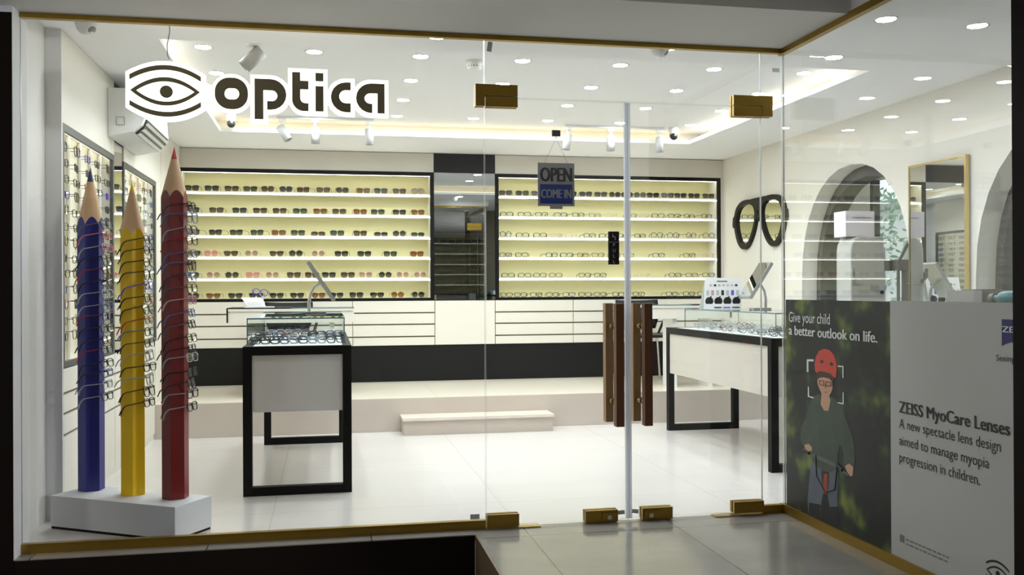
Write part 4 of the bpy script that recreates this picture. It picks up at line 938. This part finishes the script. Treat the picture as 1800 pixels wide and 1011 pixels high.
for k in ('br1', 'br2', 'br3', 'br4'):
    p = [YZ(*q) for q in CH[k]]
    MB().add([(-.0016, -x, y) for x, y in p], [(0, 1, 4, 5), (1, 2, 3, 4)] if k in ('br1', 'br2') else [(0, 1, 2, 5), (2, 3, 4, 5)]).obj('focus_bracket', 'inkl', po)
def ptxt(body, m, y, z, h, w, bold=0.0):
    text('lettering', body, m, po, 'x', (-.0012, y-3.65, z-.045), h, w, bold)
ptxt('Give your child', 'inkl', 4.443, .990, .052, .398)
ptxt('a better outlook on life.', 'inkl', 4.443, .925, .048, .785, .030)
ptxt('ZEISS MyoCare Lenses', 'ink', 3.502, .646, .048, .640, .030)
ptxt('A new spectacle lens design', 'ink', 3.503, .582, .040, .596)
ptxt('aimed to manage myopia', 'ink', 3.503, .512, .040, .537)
ptxt('progression in children.', 'ink', 3.503, .443, .040, .488)
ptxt('Seeing beyond', 'ink', 2.926, .902, .022, .205)
flat('brand_panel', [[(0, 0), (.125, 0), (.125, -.094)]+[(.125-.125*i/10, -.094+.016*math.sin(PI*i/10)) for i in range(1, 11)]], .0004, 'zblue', po, 'x', (-.0002, 2.899-3.65, 1.049-.045))
ptxt('ZEISS', 'inkl', 2.896, 1.004, .021, .118, .02)
MB().box(-.0004, 0, -.030, 0, 0, .030).obj('badge', 'inkg', po, (0, 3.504-3.65, .112-.045))
for z_, w_ in ((.131, .275), (.113, .26)):
    fl = MB(); q_ = 0.0; rf = random.Random(int(z_*1000))
    while q_ < w_:
        l_ = rf.uniform(.012, .034); fl.box(-.0004, 0, -(q_+l_), -q_, 0, .006); q_ += l_+.007
    fl.obj('fine_print', 'inkg', po, (0, 3.462-3.65, z_-.048))
k2 = .00028
def pl2(pts): return [((x-85)*k2, -(y-270)*k2) for x, y in pts]
flat('small_emblem', [pl2(qarc(108, 176, 318, 112, 523, 176)+qarc(523, 207, 318, 141, 108, 207)), pl2(qarc(108, 332, 318, 399, 523, 332)+qarc(523, 363, 318, 428, 108, 363)), pl2(qarc(112, 272, 316, 186, 517, 272)+qarc(517, 272, 316, 360, 112, 272)[1:-1]), pl2(qarc(147, 272, 316, 212, 486, 272)+qarc(486, 272, 316, 336, 147, 272)[1:-1]), pl2(arc(321, 275, 38, 38, 0, 345, 20)),
     pl2(rrect(605, 174, 803, 369, 88)), pl2(rrect(663, 239, 750, 309, 33)), pl2([(842, 174)]+arc(940, 269.5, 95, 95.5, -90, 90)+[(918, 365), (918, 312)]+arc(946, 278, 34, 34, 90, -90)+[(895, 244), (895, 426), (842, 426)])], .0004, 'ink', po, 'x', (-.0002, 2.992-3.65, .150-.045))

# ------------------------------------------------------------------ ceiling fixtures
DL = None
def downlight(x, y, z, label, r=.046):
    global DL
    if DL is None:
        DL = (MB().lathe([(r, 0), (r+.012, -.003), (r+.012, 0)], (0, 0, 0), 20).mesh('trim_ring', 'white'), MB().add([(r*math.cos(2*PI*k/20), r*math.sin(2*PI*k/20), -.002) for k in range(20)], [tuple(range(20))[::-1]]).mesh('lamp_lens', 'lamp'))
    t = thing('downlight', label, 'ceiling light', (x, y, z), 'recessed downlights in the shop ceiling'); t.empty_display_size = .03
    link('trim_ring', DL[0], t); link('lamp_lens', DL[1], t)
for j, y in enumerate((5.86, 6.545, 7.225, 7.90)):
    for i in range(7):
        downlight(-.72+i*.65, y, 2.6195, 'recessed downlight in the ceiling tray, row %s from the window, %s from the rack side' % (['one', 'two', 'three', 'four'][j], ORD[i]))
downlight(.577, 4.945, 2.4995, 'recessed downlight by the top brass rail, above the large pane')
downlight(1.876, 4.945, 2.4995, 'recessed downlight by the top brass rail, above the doors')
downlight(2.89, 4.98, 2.4995, 'recessed downlight in the low ceiling just behind the glass corner')
downlight(4.85, 7.6, 2.6195, 'added unseen downlight brightening the bay behind the arch with the lens machine')  # this and the next: unseen lamps added to brighten the bay
downlight(4.85, 4.8, 2.6195, 'added unseen downlight brightening the bay behind the arch by the dark column')
downlight(2.74, 4.23, 2.4995, 'recessed downlight above the poster, closer to the brass rail')
downlight(3.27, 4.25, 2.4995, 'recessed downlight above the poster, closer to the dark column')
def head(par, p, aim, L=.135, r=.036):
    p = Vector(p); a = Vector(aim).normalized()
    h = MB().lathe([(r*.6, -.004), (r, 0), (r, L), (r*.86, L), (r*.84, L-.012)], p, 18, axis=a).obj('spot_head', 'headgrey', par)
    MB().lathe([(r*.84, L-.014), (.001, L-.0135)], p, 18, axis=a).obj('spot_lens', 'spot', h)
    return h
def track(x0, x1, y, heads, label):
    t = thing('track_light', label, 'track light', (0, 0, 0), 'white track lights along the tray back edge')
    MB().box(x0, x1, y-.018, y+.018, 2.600, 2.6195).obj('rail', 'white', t)
    for x, aim in heads:
        MB().box(x-.03, x+.03, y-.017, y+.017, 2.575, 2.5995).tube([(x, y, 2.575), (x, y, 2.53)], .008, 6).obj('adapter', 'white', t)
        head(t, (x-aim[0]*.04, y-aim[1]*.04, 2.535), aim)
track(-.40, .40, 8.08, ((-.36, (.5, -.15, -.8)), (-.09, (0, .05, -1)), (.36, (0, .05, -1))), 'white three-head ceiling track before the sunglasses bay')
track(2.08, 3.00, 8.08, ((2.10, (-.15, .05, -1)), (2.50, (0, .05, -1)), (2.96, (0, .05, -1))), 'white three-head ceiling track before the eyeglasses bay')
t = thing('spotlight', 'white cylindrical ceiling spotlight tilted down above the hanging sign', 'spotlight', (-.42, 5.72, 2.6195))
MB().lathe([(.04, -.02), (.04, 0)], (0, 0, 0), 16).tube([(0, 0, -.02), (.0, 0, -.05)], .009, 6).obj('mount', 'white', t)
head(t, (.045, 0, -.045), (-.75, -.05, -.75), .14, .042)
def camera_dome(loc, label, aim):
    t = thing('security_camera', label, 'camera', loc, 'ceiling security cameras')
    MB().lathe([(.045, 0), (.045, -.03), (.036, -.05), (.034, -.06)], (0, 0, 0), 18).obj('mount', 'white', t)
    MB().lathe([(.033, -.012), (.033, .02), (.030, .036), (.0, .038)], (0, 0, -.075), 18, axis=aim).obj('lens_ball', 'blackp', t)
camera_dome((-.77, 8.05, 2.6195), 'small security camera in the tray corner beside the racks', (.1, -.8, -.3))
camera_dome((3.08, 8.05, 2.6195), 'small security camera in the tray corner beside the arched wall', (-.1, -.8, -.3))
def ball_camera(loc, label):
    t = thing('dome_camera', label, 'camera', loc, 'white dome cameras just inside the window')
    MB().lathe([(.055, 0), (.055, -.022), (.046, -.045), (.030, -.064), (.0, -.070)], (0, 0, 0), 20).obj('dome', 'white', t)
    MB().lathe([(.022, 0), (.02, .006), (0, .008)], (.028, -.02, -.048), 14, axis=(.5, -.3, -.6)).obj('camera_eye', 'grey', t)
ball_camera((-1.16, 4.96, 2.4995), 'white dome camera at the ceiling corner above the racks')
ball_camera((1.80, 4.90, 2.4995), 'white dome camera at the ceiling above the doors')
t = thing('smoke_detector', 'white smoke detector on the ceiling above the sign end', 'smoke detector', (.93, 5.93, 2.6195))
MB().lathe([(.055, 0), (.055, -.016), (.048, -.03), (.048, -.04), (.04, -.05), (.0, -.052)], (0, 0, 0), 22).obj('housing', 'white', t)
sl = MB()
for k in range(8):
    a = 2*PI*k/8; c_, s_ = math.cos(a), math.sin(a)
    sl.add([(.049*math.cos(a+d), .049*math.sin(a+d), z) for d, z in ((-.28, -.032), (.28, -.032), (.28, -.039), (-.28, -.039))], [(0, 1, 2, 3)])
sl.obj('vents', 'blackp', t)

# ------------------------------------------------------------------ garden beyond the far window
struct(B(5.5, 40, -6, 40, -.4, -.35).obj('ground_garden', 'grass'))
def tree(x, y, h, r, label):
    t = thing('garden_tree', label, 'tree', (x, y, -.35), 'trees seen through the arch'); rnd = random.Random(int(x*10))
    MB().tube([(0, 0, 0), (.05, .03, h*.4), (-.05, .1, h*.75)], [.16, .12, .06], 8).obj('trunk', 'bark', t)
    lf = MB()
    for k in range(1000):
        d = Vector((rnd.gauss(0, 1), rnd.gauss(0, 1), rnd.gauss(0, .9))).normalized()*r*(rnd.random()**.4)
        p = Vector((0, 0, h))+d; s = rnd.uniform(.035, .075)
        a = Vector((rnd.gauss(0, 1), rnd.gauss(0, 1), rnd.gauss(0, 1))).normalized(); b = a.cross(Vector((rnd.random(), rnd.random(), rnd.random()))).normalized()
        lf.add([p-a*s, p+b*s*.45, p+a*s, p-b*s*.45], [(0, 1, 2, 3)])
    f = lf.obj('foliage', 'leaf', t)
tree(8.6, 12.6, 2.5, 1.35, 'leafy green tree outside the far window, behind the lens scanner')
t = thing('pale_building', 'pale building standing beyond the garden tree', 'building', (13, 18, -.35))
B(-1, 2, -3, 4, 0, 3.2).obj('wall', 'pale', t); B(-1.2, 2.2, -3.2, 4.2, 3.2, 3.4).obj('roof', 'grey', t)
for k in range(4): B(-1.03, -1.0, -2.4+k*1.5, -1.6+k*1.5, 1.0, 2.4).obj('window', 'grey', t)
